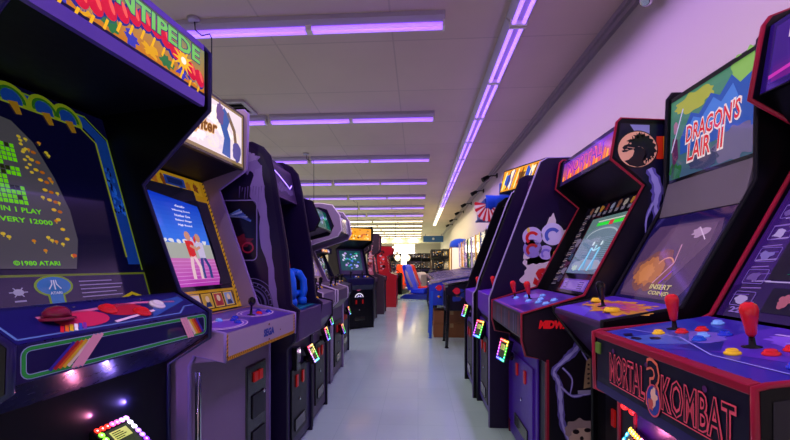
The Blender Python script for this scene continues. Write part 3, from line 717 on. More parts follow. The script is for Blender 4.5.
L4 = quick(cabinet(standard(label='dark purple arcade cabinet with boxy hood and green lit marquee behind the blue yoke', loc=(-.77, 3.22, 0), rz=90, W=.5,
    board=[(.05, 0), (.05, .74), (0, .80), (0, .93), (.28, 1.0), (.45, 1.42), (.12, 1.50), (.03, 1.52), (-.01, 1.60), (.05, 1.74), (.12, 1.76), (.5, 1.74), (.8, 1.7), (.82, 0)],
    fd=.06, pz0=.82, pz1=.93, pkd=.3, pkz=.99, b0=(.33, 1.0), b1=(.47, 1.42), m0=(.0, 1.54), m1=(.06, 1.72), top=[(.12, 1.74), (.78, 1.7)], bm=deep, tm=black, pm=mat('grey_violet_panel', '#4e3c68', .4), front=greyl)),
    bez='#9a9080', scol='#8a8078', sc=('litlow', ['#c8c0a8', '#8a8478']), mcol='#0c5a48', mc=('lit', ['#20c080', '#207060', '#a0a8d0']), rz=.66)
L5 = quick(cabinet(standard(label='grey arcade cabinet with cream bezel between the boxy purple and white hooded machines', loc=(-.88, 3.80, 0), rz=90, W=.56, bm=greyl, tm=whitet, front=greyl, pm=mat('dusk_panel', '#6a5a78', .4),
    board=[(.04, 0), (.04, .8), (-.005, .86), (-.005, .99), (.25, 1.07), (.40, 1.46), (.25, 1.5), (.25, 1.6), (.3, 1.62), (.75, 1.62), (.8, 0)], b1=(.42, 1.45), m0=(.28, 1.5), m1=(.28, 1.6), top=[(.33, 1.61), (.74, 1.61)])),
    bez='#b8ac90', scol='#c8a8e0', sc=('litlow', ['#c8b8a8', '#a078d0']), mcol='#403858', mc=('litlow', ['#8070a0', '#5a5070']), rz=.7)
L6 = quick(cabinet(standard(label='pale grey arcade cabinet with big rounded white hood in the left row', loc=(-.86, 4.44, 0), rz=90, W=.62, bm=mat('lilac_grey_laminate', '#7a6a90', .4), tm=whitet, front=greyl, pm=greyl,
    board=[(.06, 0), (.06, .8), (0, .86), (0, .98), (.25, 1.06), (.42, 1.42), (.22, 1.49), (.0, 1.56), (-.04, 1.63), (-.02, 1.78), (.06, 1.89), (.2, 1.91), (.6, 1.89), (.8, 1.85), (.82, 0)], fd=.07, b1=(.45, 1.43), m0=(-.02, 1.61), m1=(.0, 1.79), top=[(.1, 1.87), (.78, 1.83)])),
    bez='#a89c80', scol='#b090d0', sc=('litlow', ['#e0c8a0', '#a070d0']), mcol='#9a8cb8', mc=('litlow', ['#b8a8d0', '#7a6a98']), rz=.5)
L7 = quick(cabinet(standard(label='dark arcade cabinet half hidden after the white hooded machine', loc=(-.98, 5.4, 0), rz=90, W=.62, bm=navy, front=mat('violet_front', '#251046', .4),
    board=[(.04, 0), (.04, .8), (-.005, .86), (-.005, .98), (.25, 1.05), (.40, 1.40), (.3, 1.42), (.3, 1.48), (.34, 1.5), (.75, 1.5), (.8, 0)], b1=(.42, 1.40), m0=(.32, 1.42), m1=(.32, 1.48), top=[(.35, 1.49), (.74, 1.49)])), rz=.6)
L8 = quick(cabinet(standard(label='black arcade cabinet turned to the aisle with glowing yellow marquee and round lit coin door', loc=(-1.12, 7.55, 0), rz=38, W=.66, bm=black, front=black,
    board=[(.04, 0), (.04, .8), (-.005, .86), (-.005, .99), (.25, 1.07), (.43, 1.58), (.08, 1.70), (.06, 1.98), (.10, 2.02), (.75, 2.02), (.8, 0)], m0=(.1, 1.73), m1=(.09, 1.98), top=[(.13, 2.0), (.74, 2.0)])),
    scol='#204850', sc=('crt', ['#30b090', '#d0d0f0', '#6080e0', '#c0a0e0']), mcol='#e8a020', mc=('lit', ['#ffd040', '#c86010', '#ffe890', '#804010']), reader=False, bez='#302848')
a = Art(); M = seg((.05, 0), (.05, .8))[0]
a.ell(.0, .60, .10, .10, '#e8e0f0', 1, 24); a.ell(.0, .60, .082, .082, '#181420', 2, 24); a.blob(0, .6, .06, .06, '#c0b8e8', 3, 3, .3); a.ell(0, .6, .03, .03, '#302850', 4)
a.blob(.0, .78, .07, .03, '#803050', 1, 2, .3)
a.build('coin_emblem', L8['root'], M, 'lit', 'round glowing emblem')
# tall brown cabinet, pink-art cabinet, red cabinet
def tall(label, loc, rz, W, D, H, m_, cols, base='#302040', kind='print', cat='arcade machine', group='arcade machines', seed=1):
    r = thing('arcade_cabinet', label, cat, loc, rz, group)
    sub(r, 'side_panel', MB().prism([(.02, 0), (.02, .8), (0, .86), (0, .95), (.22, 1.02), (.3, 1.5), (.16, 1.6), (.14, H-.03), (.18, H), (D, H), (D, 0)], -W/2, -W/2+.03), m_)
    sub(r, 'side_panel', MB().prism([(.02, 0), (.02, .8), (0, .86), (0, .95), (.22, 1.02), (.3, 1.5), (.16, 1.6), (.14, H-.03), (.18, H), (D, H), (D, 0)], W/2-.03, W/2), m_)
    bo = sub(r, 'cabinet_body', MB().prism([(.04, .03), (.04, .88), (.24, 1.0), (.32, 1.5), (.2, 1.62), (.2, H-.02), (D-.01, H-.02), (D-.01, .03)], -W/2+.03, W/2-.03), black)
    sub(r, 'control_panel', MB().prism([(.01, .86), (.01, .95), (.24, 1.02), (.26, .86)], -W/2+.03, W/2-.03), navy, .004)
    for nm, P0, P1, kd in (('screen', (.25, 1.06), (.31, 1.45), 'crtlow'), ('marquee_art', (.19, 1.66), (.19, H-.05), 'litlow')):
        M, L = seg(P0, P1); a = Art(); a.rect(-W/2+.06, 0, W/2-.06, L, base, 0); rgb_bits(a, -W/2+.07, .01, W/2-.07, L-.01, seed, cols, 20, .04, 1); a.build(nm, bo, M, kd)
    M = sidem(W, True); a = Art(); a.poly([(.3, 1.1), (.36, H-.08), (D-.05, H-.08), (D-.05, 1.0), (.28, 1.0)], base, 0); rgb_bits(a, .34, 1.05, D-.05, H-.1, seed+9, cols, 30, .06, 1); a.build('side_art', bo, M, kind)
    return r
tall('brown grey arcade cabinet with slanted pale stripes, before the pink pictured one', (-.95, 8.95, 0), 90, .62, .75, 2.0, brownl, ['#8a8098', '#302838', '#1a1420'], '#120e18', seed=3)
tall('arcade cabinet with pink and orange comic side picture beside the red machine', (-.84, 10.2, 0), 90, .68, .45, 2.05, brownl, ['#e0a0a8', '#d86a50', '#e8c0c8', '#a04858', '#e0a040'], '#c06a78', seed=7)
tall('bright red arcade machine at the far end of the left row', (-.62, 11.9, 0), 90, .7, .6, 1.8, redd, ['#c02028', '#e04040', '#401018', '#d0c0d0'], '#a01820', seed=12)

# ------------------------------------------------------------ right row, machine 1: red-trimmed fighting game
def outline_text(a, t, x, y, w, h, l=3, rot=0, out='#e0506a', fill='#0a0612'):
    a.text(t, x, y, w*1.035, h*1.10, out, l, .045, 0, rot); a.text(t, x, y, w, h, fill, l+1, -.008, 0, rot)
R1 = cabinet(dict(name='arcade_cabinet', label='red-edged black fighting cabinet with wide blue panel, nearest at right', loc=(.6655, 1.1525, 0), rz=-88, W=.686, near=1,
    fd=.09, pz0=.80, pz1=1.0, pkd=.40, pkz=1.065, drop=.02, b0=(.43, 1.07), b1=(.76, 1.64), m0=(.585, 1.865), m1=(.625, 2.12), top=[(.68, 2.16), (1.04, 2.16)],
    board=[(.09, 0), (.09, .76), (.0, .80), (-.004, 1.0), (.02, 1.006), (.38, 1.045), (.423, 1.068), (.733, 1.622), (.733, 1.76), (.562, 1.857), (.611, 2.124), (.633, 2.154), (.7, 2.18), (1.05, 2.18), (1.07, 0)],
    bm=black, tm=redt, tl='crimson edge moulding', front=black, pm=mat('red_panel_box', '#6c0a26', .3, coat=.3), bzm=black, mm=blackt, pw=.343-.024))
pan = R1['pan']; M = R1['Mp']; a = Art()
a.rect(-.315, .012, .315, .40, '#2c2392', 0)
a.poly([(-.315, .02), (-.05, .012), (.08, .13), (-.1, .3), (-.315, .33)], '#27359c', 1)
a.poly([(-.02, .08), (.315, .2), (.315, .4), (-.05, .4)], '#4a2aa8', 1)
a.poly([(-.2, .02), (-.1, .02), (-.02, .12), (-.16, .22)], '#3f5cb0', 2)
a.line([(-.31, .10), (-.1, .15), (.1, .09), (.31, .11)], .005, '#8a8ae0', 3)
a.blob(-.08, .19, .09, .06, '#6a58b8', 2, 4, .15, 30); a.blob(.14, .31, .11, .05, '#7a50d8', 2, 6, .2, 30)
a.line([(.02, .33), (.18, .36)], .008, '#d0b8ff', 4); a.line([(.1, .28), (.22, .30)], .005, '#b0a0f0', 4)
for u, v_ in ((-.22, .06), (-.16, .05), (-.13, .09)): a.blob(u, v_, .022, .014, '#1a1438', 4, int(u*-100), .3, 10)
a.build('panel_art', pan, M, 'print', 'blue and violet panel artwork')
sub(pan, 'panel_rim', MB().prism([(-.006, .985), (-.006, 1.006), (.02, 1.012), (.02, .99)], -.32, .32), redt, .003, 'red front rim')
for k in range(7): sub(pan, 'panel_bolt', MB().lathe([(.006, 0), (.005, .003)], M(-.28+.093*k, .03, 0), 8, (0, 0, 1)), chrome)
joystick(pan, M, -.209, .209, redp); joystick(pan, M, .082, .212, redp)
for u, v_, m_ in ((-.178, .135, yellp), (-.148, .19, redp), (-.137, .246, redp), (-.071, .199, skyp), (-.042, .165, mat('royal_plastic', '#1c50d0', .2, coat=.5)), (-.185, .335, skyp), (-.052, .25, bluep),
                  (.112, .135, yellp), (.158, .19, redp), (.155, .245, redp), (.24, .20, skyp), (.26, .15, bluep), (.12, .33, skyp)): button(pan, M, u, v_, m_, .0185)
M = R1['Mf']; a = Art()
a.rect(-.315, .0, .315, .185, '#0c0820', 0); a.poly([(-.315, .0), (-.315, .03), (.315, .03), (.315, .0)], '#1c1050', 1)
outline_text(a, 'MORTAL', -.125, .103, .19, .09); outline_text(a, 'KOMBAT', .165, .103, .235, .09)
a.text('3', .01, .112, .062, .15, '#e0705a', 4, .04); a.text('3', .01, .112, .05, .132, '#0c0820', 5, .0)
a.ell(.013, .068, .032, .046, '#e0506a', 5, 24); a.ell(.013, .068, .028, .041, '#2a3a9a', 6, 24); a.blob(.017, .078, .014, .026, '#e8b8a8', 7, 2, .25); a.blob(.004, .054, .011, .016, '#c05050', 8, 5, .3)
a.line([(-.22, .05), (-.03, .05)], .003, '#e0506a', 4); a.line([(.05, .05), (.285, .05)], .003, '#e0506a', 4)
for u in (-.2, -.02, .2): a.ell(u, .16, .008, .008, '#502060', 4, 10)
a.build('title_art', pan, M, 'print', 'outlined red title lettering on black')
sub(pan, 'panel_latch', MB().box(-.315, -.008, .93, -.285, .002, .97), mat('green_sticker', '#5a7a30', .5), .002)
M = R1['Mb']; a = Art()
a.rect(-.318, 0, .318, .655, '#2b1458', 0); a.poly([(-.318, .12), (-.20, .15), (-.13, .655), (-.318, .655)], '#3a1c70', 1)
R = random.Random(12)
for k in range(22):
    y = .03+.028*k; x = -.295+.06*R.random(); a.line([(x, y), (x+.05+.03*R.random(), y+.004)], .004, ['#8a6ac0', '#a890d8', '#6a4aa8'][k % 3], 2)
for k in range(7): a.blob(-.255, .07+.088*k, .022, .018, ['#b0a0d8', '#6a50a0', '#8070c0'][k % 3], 3, k, .35, 12); rr(a, -.288, .045+.088*k, -.21, .10+.088*k, .006, .003, '#7a60b8', 3)
a.rect(-.2, .15, .2, .655, '#16102c', 3)
a.line([(-.2, .142), (.2, .142)], .005, '#b8a8e0', 4)
a.rect(-.16, .03, .05, .12, '#120a30', 3); a.blob(-.10, .075, .022, .022, '#b06078', 4, 2, .3); a.text('M', -.045, .07, .05, .04, '#a898e0', 4, .04)
a.text('22', -.25, .028, .05, .022, '#8a70c8', 4, .03)
a.build('bezel_art', R1['bz'], M, 'litlow', 'violet instruction artwork round the screen')
a = Art(); a.rect(-.14, .17, .18, .60, '#0e5a3a', 4); a.poly([(-.14, .17), (-.02, .17), (.1, .4), (.02, .6), (-.1, .6)], '#2ac878', 5); a.blob(.0, .3, .07, .08, '#50e090', 6, 3, .3); a.poly([(-.14, .17), (.18, .17), (.18, .21), (-.14, .2)], '#0a1030', 7)
a.build('screen', R1['bz'], M, 'crt', 'green picture on the screen')
M = R1['Mm']; a = Art()
a.rect(-.318, .004, .318, .255, '#2a1470', 0); a.rect(-.29, .025, .29, .235, '#43208c', 1); a.grad(-.28, .03, .28, .10, '#7a1c90', '#43208c', 2, 5)
a.rect(-.235, .165, -.225, .215, '#f4e8ff', 4); a.rect(-.22, .165, -.21, .215, '#f4e8ff', 4)
a.line([(-.29, .05), (-.18, .065), (-.1, .075)], .014, '#d838c0', 4)
outline_text(a, 'MORTAL KOMBAT', .04, .13, .42, .07, 4, 0, '#e04060', '#2a1060')
a.build('marquee_art', R1['mq'], M, 'litlow')
for u in (-.2, .1): sub(R1['body'], 'vent_screw', MB().lathe([(.008, 0), (.006, .003)], (u, .70, 1.79), 8, (0, -.5, -.9)), chrome)
M = sidem(.686, False); a = Art()
a.poly([(.02, .82), (.02, .98), (.4, 1.04), (.75, 1.66), (.75, 1.8), (.62, 1.88), (.65, 2.14), (1.03, 2.14), (1.04, .1), (.12, .1), (.12, .78)], '#0e0a20', 0)
a.line([(.3, .2), (.45, .6), (.4, .9), (.7, 1.3), (.8, 1.9)], [.02, .05, .04, .05, .02], '#6a50b0', 1)
a.build('side_art', R1['nearp'], M)
sub(R1['root'], 'front_panel', MB().box(-.205, .078, .04, .315, .09, .76), mat('midnight_front', '#1a0a4a', .35), .003)
coin_door(R1['root'], .078, .10, .60, .36, .02)
card_reader(R1['root'], -.14, .035, .635, .055, .5, -.2, ['#ffe040', '#ff9020', '#ff3020', '#ff2040', '#ff60b0', '#e0a0ff', '#a060ff', '#6040ff', '#40c0ff'], ((0, 1, (1, .2, .5), .7),))
for k in (0, 1): sub(R1['root'], 'service_button', MB().lathe([(.013, 0), (.013, .01), (.008, .016)], (-.285+.05*k, .088, .745), 12, (0, -1, 0)), mat('lit_red_button', '#ff3030', .3, emit=1.2), label='lit red button')
sub(R1['root'], 'front_edge_strip', MB().box(-.225, .078, .05, -.21, .09, .745), redt)

# ------------------------------------------------------------ right row, machine 2: tall showcase cabinet with big title panel
R2 = cabinet(dict(name='arcade_cabinet', label='tall arcade cabinet with big fantasy title panel and black joystick', loc=(.715, 1.832, 0), rz=-90, W=.566, near=1,
    fd=.22, pz0=1.0, pz1=1.025, pkd=.30, pkz=1.09, drop=.24, b0=(.30, 1.08), b1=(.525, 1.485), m0=(.578, 1.665), m1=(.590, 2.105), top=[(.63, 2.13), (1.0, 2.13)],
    board=[(.20, 0), (.20, .76), (.154, .80), (.0, 1.01), (0, 1.03), (.296, 1.085), (.568, 1.575), (.568, 1.768), (.578, 2.105), (.60, 2.135), (1.0, 2.14), (1.02, 0)],
    bm=black, tm=blackt, front=black2, pm=mat('dull_violet_box', '#3a2450', .4), bzm=mat('navy_bezel', '#171040', .2, coat=.5), mm=blackt))
pan = R2['pan']; g_ = R2['Mp']; M = lambda u, v, k: g_(u*.89, v, k)
a = Art()
a.rect(-.29, .006, .29, .30, '#4a2aa8', 0); a.poly([(-.29, .006), (.1, .006), (-.05, .1), (-.29, .08)], '#5a3cc8', 1)
a.blob(.04, .17, .25, .085, '#c08a30', 1, 6, .28, 44); a.blob(.04, .18, .19, .06, '#b8506a', 2, 8, .3, 40); a.blob(.0, .17, .10, .035, '#8a4aa0', 3, 2, .3, 30)
R = random.Random(6)
for k in range(24): a.blob(.04+.28*R.uniform(-1, 1), .17+.09*R.uniform(-1, 1), .02, .008, '#c89038', 2, k, .4, 8)
a.build('panel_art', pan, M, 'print', 'gold and violet burst artwork')
joystick(pan, M, -.045, .15, blackp, True)
for u, v_ in ((-.20, .19), (.13, .115)):
    p = M(u, v_, 0); sub(pan, 'push_button', MB().lathe([(.034, 0), (.034, .008), (.029, .012), (.029, .018), (.02, .021)], p, 20, (0, 0, 1)), yellp); 
for k_ in ('Mp', 'Mb'): R2[k_] = (lambda g: (lambda u, v, k: g(u*.89, v, k)))(R2[k_])
R2['Mm'] = (lambda g: (lambda u, v, k: g(u*.89, v*1.3, k)))(R2['Mm'])
R2['Mb'] = (lambda g: (lambda u, v, k: g(u, v*.82, k)))(R2['Mb'])
M = R2['Mm']; a = Art()
a.grad(-.288, .012, .288, .32, '#3e5a78', '#4f9070', 0, 10)
a.blob(-.10, .28, .14, .035, '#a8b048', 1, 3, .2, 24); a.blob(.22, .28, .08, .06, '#8ac060', 1, 5, .2, 24)
a.poly([(-.2, .16), (-.12, .24), (-.06, .22), (.02, .27), (.08, .245), (.15, .29), (.2, .25), (.288, .27), (.288, .1), (-.2, .1)], '#2f58b0', 2)
a.poly([(-.16, .17), (-.1, .22), (-.04, .20), (.04, .25), (.09, .22), (.16, .26), (.2, .2), (.1, .16), (-.05, .15)], '#4a80d8', 3)
a.blob(.18, .07, .14, .055, '#6a6488', 3, 7, .2, 26); a.blob(-.02, .05, .1, .035, '#3c4468', 3, 9, .2, 24)
# plain small figure holding a pale blade
a.blob(-.24, .12, .026, .06, '#5a2c58', 4, 4, .2, 16); a.blob(-.24, .21, .018, .022, '#a87898', 4, 5, .15, 12); a.line([(-.27, .12), (-.18, .27)], .008, '#c8c8f0', 5); a.line([(-.25, .07), (-.26, .02)], .02, '#304a40', 4)
a.blob(-.235, .04, .05, .035, '#2a6a38', 3, 12, .3)
def title(t, x, y, w, h, rot): 
    a.text(t, x, y, w+.014, h+.014, '#f4e4e4', 6, .06, .15, rot); a.text(t, x, y, w, h, '#d82c3c', 7, .015, .15, rot)
title("DRAGON'S", .03, .168, .36, .062, .02); title('LAIR  II', -.01, .098, .25, .066, .02)
a.rect(-.29, .0, .29, .012, '#10101a', 8); a.rect(-.29, .318, .29, .332, '#10101a', 8)
a.build('marquee_art', R2['mq'], M, 'mid', 'blue green fantasy title picture with red lettering')
M = seg((.57, 1.592), (.574, 1.77))[0]
sub(R2['root'], 'speaker_panel', MB().prism([(.53, 1.49), (.572, 1.665), (.60, 1.665), (.56, 1.49)], -.261, .261), mat('taupe_speaker_panel', '#5a5560', .6, bump=.3, scale=200), .002)
M = R2['Mb']; a = Art()
a.rect(-.29, .0, .29, .565, '#1c1450', 0)
Q = [(-.24, .03), (.22, .03), (.265, .12), (.27, .42), (.24, .50), (-.22, .50), (-.265, .42), (-.27, .12)]
a.poly(Q, '#584068', 1)
a.poly([(-.25, .05), (.05, .04), (.24, .36), (.22, .48), (-.1, .48)], '#6a5074', 2)
a.blob(-.06, .2, .16, .13, '#8a5a58', 3, 4, .12, 34); a.blob(-.09, .19, .11, .09, '#c07c50', 4, 5, .14, 34); a.blob(-.10, .18, .06, .06, '#d89058', 5, 8, .15, 26)
a.line([(.0, .12), (.08, .25), (.06, .36)], .008, '#d8a0c0', 5); a.line([(.05, .12), (.1, .2)], .006, '#a050ff', 5); a.arc(.02, .22, .06, .008, '#e8a078', 5, .5, 2.8)
a.blob(.14, .43, .05, .03, '#b89ac0', 4, 6, .4, 16); a.line([(.12, .46), (.2, .38)], .006, '#e0c8e8', 5)
for k, t in enumerate(('COIN(S)', 'INSERT')): 
    a.text(t, .09-.01*k, .06+.04*k, .16, .030, '#d8d090', 6, .03)
a.line([(.115, .05), (.09, .12)], .006, '#a040ff', 6)
a.build('screen', R2['bz'], M, 'crtlow', 'dim mauve and orange picture asking for coins')
coin_door(R2['root'], .22, .12, .62, .30)

# ------------------------------------------------------------ right row, machine 3: fighting game with dragon emblem side
R3 = cabinet(dict(name='arcade_cabinet', label='black fighting cabinet with round dragon emblem and pale lightning on its side', loc=(.562, 2.57, 0), rz=-90, W=.86, near=1,
    fd=.13, pz0=.85, pz1=.983, pkd=.34, pkz=1.075, drop=.1, b0=(.40, 1.07), b1=(.70, 1.66), m0=(.495, 1.83), m1=(.52, 2.015), top=[(.56, 2.03), (.98, 2.0)],
    board=[(.13, 0), (.13, .74), (.02, .76), (0, .84), (0, .983), (.329, 1.084), (.638, 1.674), (.469, 1.819), (.5, 2.01), (.52, 2.03), (.98, 2.0), (1.0, 0)],
    bm=black, tm=redt, tl='red edge moulding', front=black, pm=mat('dark_panel_box', '#120d22', .35, coat=.3), bzm=black, mm=blackt))
pan = R3['pan']; M = R3['Mp']; a = Art()
a.rect(-.40, .006, .40, .34, '#4a2896', 0); a.poly([(-.4, .006), (.0, .006), (.2, .15), (-.4, .2)], '#5f38b0', 1); a.poly([(.1, .02), (.4, .05), (.4, .3), (.2, .3)], '#3a2080', 1)
a.line([(-.39, .02), (.39, .02)], .006, '#b060a0', 2); a.blob(-.1, .22, .12, .05, '#7a50c8', 2, 3, .2, 20)
a.build('panel_art', pan, M)
joystick(pan, M, -.02, .17, redp); joystick(pan, M, -.28, .14, redp)
for u, v_ in ((-.20, .13), (-.15, .19), (.06, .14), (.12, .2), (.20, .16), (.27, .23), (.31, .17), (.0, .25)): button(pan, M, u, v_, skyp, .021)
M = R3['Mf']; a = Art()
a.rect(-.4, .004, .4, .128, '#1c1236', 0)
for k in range(14): a.rect(-.38+.055*k, .01, -.36+.055*k, .12, ['#503a6a', '#8a3040', '#3a2a60', '#6a6090'][k % 4], 1)
a.build('front_art', pan, M, 'print')
a = Art(); M = sidem(.86, False)
a.text('MIDWAY', .185, .93, .20, .045, '#e01c28', 1, .07, .2)
a.rect(.295, .895, .3, .965, '#e01c28', 1)
a.build('side_logo', pan, lambda u, v, k: (.43+.0005+k, u, v), 'litlow', 'red maker lettering')
a = Art()
a.poly([(.14, .05), (.14, .72), (.03, .77), (.01, .84), (.01, .975), (.335, 1.075), (.65, 1.68), (.48, 1.825), (.512, 2.005), (.97, 1.985), (.985, .05)], '#0a0818', 0)
# dark navy field round the emblem, lightning
a.poly([(.49, 1.84), (.515, 2.0), (.97, 1.98), (.97, 1.2), (.62, 1.2), (.66, 1.66)], '#0d0c2a', 1)
a.poly([(.56, 1.995), (.60, 1.93), (.66, 1.93), (.66, 1.99)], '#8a90c8', 2)
def bolt(P, w, c0='#5a52a8', c1='#9a98e0', l=2):
    Q = catmull([(p[0], p[1], x*.8) for p, x in zip(P, w)], False, 5); R_ = random.Random(len(P))
    a.line([q[:2] for q in Q], [q[2]*(1+R_.uniform(-.25, .25)) for q in Q], c0, l); a.line([q[:2] for q in Q], [q[2]*.45*(1+R_.uniform(-.4, .4)) for q in Q], c1, l+1)
bolt([(.66, 1.76), (.70, 1.66), (.69, 1.56), (.71, 1.44), (.68, 1.32), (.65, 1.24), (.61, 1.17), (.58, 1.09)], [.05, .08, .05, .07, .05, .04, .03, .01])
bolt([(.75, 1.42), (.80, 1.3), (.79, 1.15)], [.04, .03, .01]); bolt([(.68, 1.58), (.645, 1.50), (.64, 1.42)], [.03, .02, .008])
bolt([(.42, .92), (.33, .88), (.28, .80), (.22, .74), (.165, .68), (.19, .62), (.20, .52), (.21, .40), (.25, .30)], [.03, .05, .06, .045, .035, .045, .05, .04, .03])
bolt([(.20, .60), (.26, .55), (.33, .56), (.38, .57)], [.02, .02, .02, .02]); bolt([(.21, .70), (.26, .64), (.25, .56)], [.015, .015, .01])
bolt([(.32, .88), (.31, .80), (.34, .74)], [.02, .015, .01])
C1 = '#9a8468'
a.poly([(.335, .74), (.36, .76), (.37, .66), (.36, .60), (.32, .59), (.325, .66)], C1, 4); a.line([(.29, .57), (.37, .575)], .02, '#8a88b8', 4)
for k in range(5): a.blob(.345, .62+.025*k, .007, .006, '#2a1c20', 5, k, .3, 8)
a.blob(.31, .36, .085, .07, '#8a7a80', 4, 3, .12, 26); a.blob(.32, .33, .07, .05, '#b09a90', 5, 6, .15, 22)
for (u, v_, rx, ry) in ((.28, .36, .018, .013), (.34, .37, .018, .012), (.31, .325, .01, .012)): a.ell(u, v_, rx, ry, '#140c18', 6, 12)
for k in range(6): a.line([(.27+.017*k, .30), (.272+.017*k, .275)], .004, '#201418', 6)
a.rect(.695, 1.81, .98, 1.93, '#c83018', 2)
for k in range(5): a.rect(.73+.045*k, 1.81, .752+.045*k, 1.93, '#f0b020', 3)
# dragon emblem
cx_, cy_, r_ = .597, 1.862, .105
a.ell(cx_, cy_, r_, r_*.95, '#1a0c10', 4, 36); a.ell(cx_, cy_, r_*.95, r_*.9, '#f0b890', 5, 36)
D_ = [(-.62, -.02), (-.70, .10), (-.60, .22), (-.44, .28), (-.40, .40), (-.52, .44), (-.34, .54), (-.18, .52), (-.14, .66), (-.22, .74), (-.02, .74), (.08, .92), (.16, .74), (.30, .84), (.34, .68), (.52, .72), (.52, .56), (.70, .50), (.66, .34), (.82, .22), (.74, .06), (.86, -.12),
      (.72, -.20), (.74, -.38), (.58, -.36), (.52, -.54), (.40, -.46), (.30, -.60), (.22, -.50), (.34, -.28), (.32, -.06), (.20, .10), (.02, .16), (-.10, .08), (-.28, .10), (-.20, .0), (-.40, -.04), (-.48, .04)]
B_ = [(-.02, .16), (.20, .12), (.40, -.06), (.46, -.34), (.36, -.52), (.30, -.70), (.42, -.86), (.0, -.97), (-.40, -.86), (-.66, -.62), (-.44, -.56), (-.24, -.36), (-.16, -.10), (-.22, .04)]
D_ = [(x*1.12+.02, y*1.05) for x, y in D_]
a.poly([(cx_+x*r_, cy_+y*r_*.95) for x, y in [(-.62, -.02), (-.78, -.06), (-.72, -.14), (-.52, -.12), (-.40, -.04)]], '#0c0810', 6)
for k in range(4): a.line([(cx_+(.44+.09*k)*r_, cy_+(-.52+.05*k)*r_), (cx_+(.40+.13*k)*r_, cy_+(-.76+.10*k)*r_)], [.012, .002], '#0c0810', 6)
for sx, sy in ((-.05, .95), (.2, 1.0), (-.3, .8)): a.poly([(cx_+sx*r_*.9, cy_+sy*r_*.88), (cx_+(sx+.16)*r_*.9, cy_+(sy-.3)*r_*.9), (cx_+(sx+.02)*r_*.9, cy_+(sy-.36)*r_*.9)], '#0c0810', 6)
a.poly([(cx_+x*r_*.97, cy_+y*r_*.92) for x, y in D_], '#0c0810', 6); a.poly([(cx_+x*r_*.97, cy_+y*r_*.92) for x, y in B_], '#0c0810', 6)
a.ell(cx_-.35*r_, cy_+.30*r_, .006, .005, '#d8a080', 7, 8); a.line([(cx_-.5*r_, cy_+.12*r_), (cx_-.15*r_, cy_+.06*r_)], .004, '#d8a080', 7)
a.build('side_art', R3['nearp'], M, 'print', 'round tan dragon emblem above pale lightning on dark blue')
sub(R3['nearp'], 'edge_stripe', MB().box(.4305, .125, .03, .436, .139, .74), redt)
M = R3['Mb']; a = Art()
a.rect(-.405, 0, .405, .665, '#14101f', 0); a.rect(-.39, .13, .39, .60, '#0a0a14', 1)
R = random.Random(21)
for k in range(34):
    y = .05+.0165*k; a.line([(-.37+.02*R.random(), y), (-.31+.03*R.random(), y+.006)], .006, ['#9a90a8', '#5a4a68', '#c0a8b0'][k % 3], 2)
for k in range(6): a.blob(-.27+.01*(k % 2), .10+.055*k, .04, .028, ['#4a4068', '#8a80a0', '#5c3050', '#3a5070'][k % 4], 2, k, .35, 12)
for k in range(9):
    x = -.30+.076*k; a.blob(x, .628, .022, .026, ['#8a5a48', '#b0a8a0', '#c08838', '#7a2838', '#9098b8'][k % 5], 3, k, .3, 12); a.rect(x-.02, .575, x+.02, .60, '#7a7488', 3)
a.poly([(-.16, .02), (.22, .02), (.22, .10), (-.16, .10)], '#7a58c8', 3); a.rect(-.14, .03, .20, .09, '#9a7ae0', 4)
for k in range(4): a.rect(-.12+.03*(k % 2), .035+.014*k, -.06, .041+.014*k, '#4a2a90', 5); a.rect(.1, .035+.014*k, .17, .041+.014*k, '#4a2a90', 5)
a.build('bezel_art', R3['bz'], M, 'litlow', 'dark bezel with character pictures and pale violet card')
a = Art(); x0, x1, y0, y1 = -.20, .32, .14, .55
a.grad(x0, y0, x1, y1, '#5a7088', '#5c7a78', 4, 8)
a.ell(.06, .42, .22, .06, '#6a8090', 5, 26); a.arc(.06, .40, .2, .01, '#a0b0b8', 6, 0, PI, 20, ry=.06)
a.rect(-.08, .485, .08, .508, '#30e040', 7); a.rect(.14, .485, .27, .508, '#30e040', 7); a.rect(.085, .48, .135, .512, '#d04040', 7); a.rect(-.08, .515, .27, .522, '#c8d8c0', 7)
a.blob(.06, .20, .22, .04, '#8898a8', 5, 8, .1, 20)
for k in range(12): a.line([(x0+.01, .25+.012*k), (x1-.02, .25+.013*k)], .003, '#7c90a4', 6)
for k, (u, f) in enumerate(((.02, 1), (.13, -1))):
    a.line([(u-.02, .16), (u, .24), (u+.004, .32)], .022, '#7cc8e8', 8); a.line([(u+.03, .17), (u+.004, .25)], .018, '#5aa0c8', 8); a.ell(u+.004, .35, .012, .016, '#d0e8f0', 9, 10); a.line([(u, .32), (u+.05*f, .30), (u+.06*f, .34)], .012, '#a8e0f0', 8)
a.blob(-.09, .18, .04, .02, '#a8c0b0', 7, 3, .3)
a.build('screen', R3['bz'], M, 'crt', 'grey teal game picture with two small fighters')
M = R3['Mm']; a = Art()
a.rect(-.405, .004, .405, .184, '#241848', 0); a.grad(-.37, .03, .38, .16, '#e06a28', '#5a2cb0', 1, 8)
R = random.Random(31)
for k in range(22): a.line([(-.35+.033*k, .03), (-.345+.033*k, .06+.08*R.random())], .014, ['#ffb030', '#c83c70', '#6a2cc0', '#ff7a30'][k % 4], 2)
outline_text(a, 'MORTAL', -.02, .10, .52, .08, 3, 0, '#d850a0', '#5a2cb0')
a.build('marquee_art', R3['mq'], M, 'lit', 'orange and violet lit title')
sub(R3['root'], 'front_panel', MB().box(-.40, .118, .11, .30, .13, .72), violet, .003)
cd = coin_door(R3['root'], .118, .12, .64, .48, .0, violet)
card_reader(R3['root'], -.18, .05, .655, .06, .25, .2, RB)
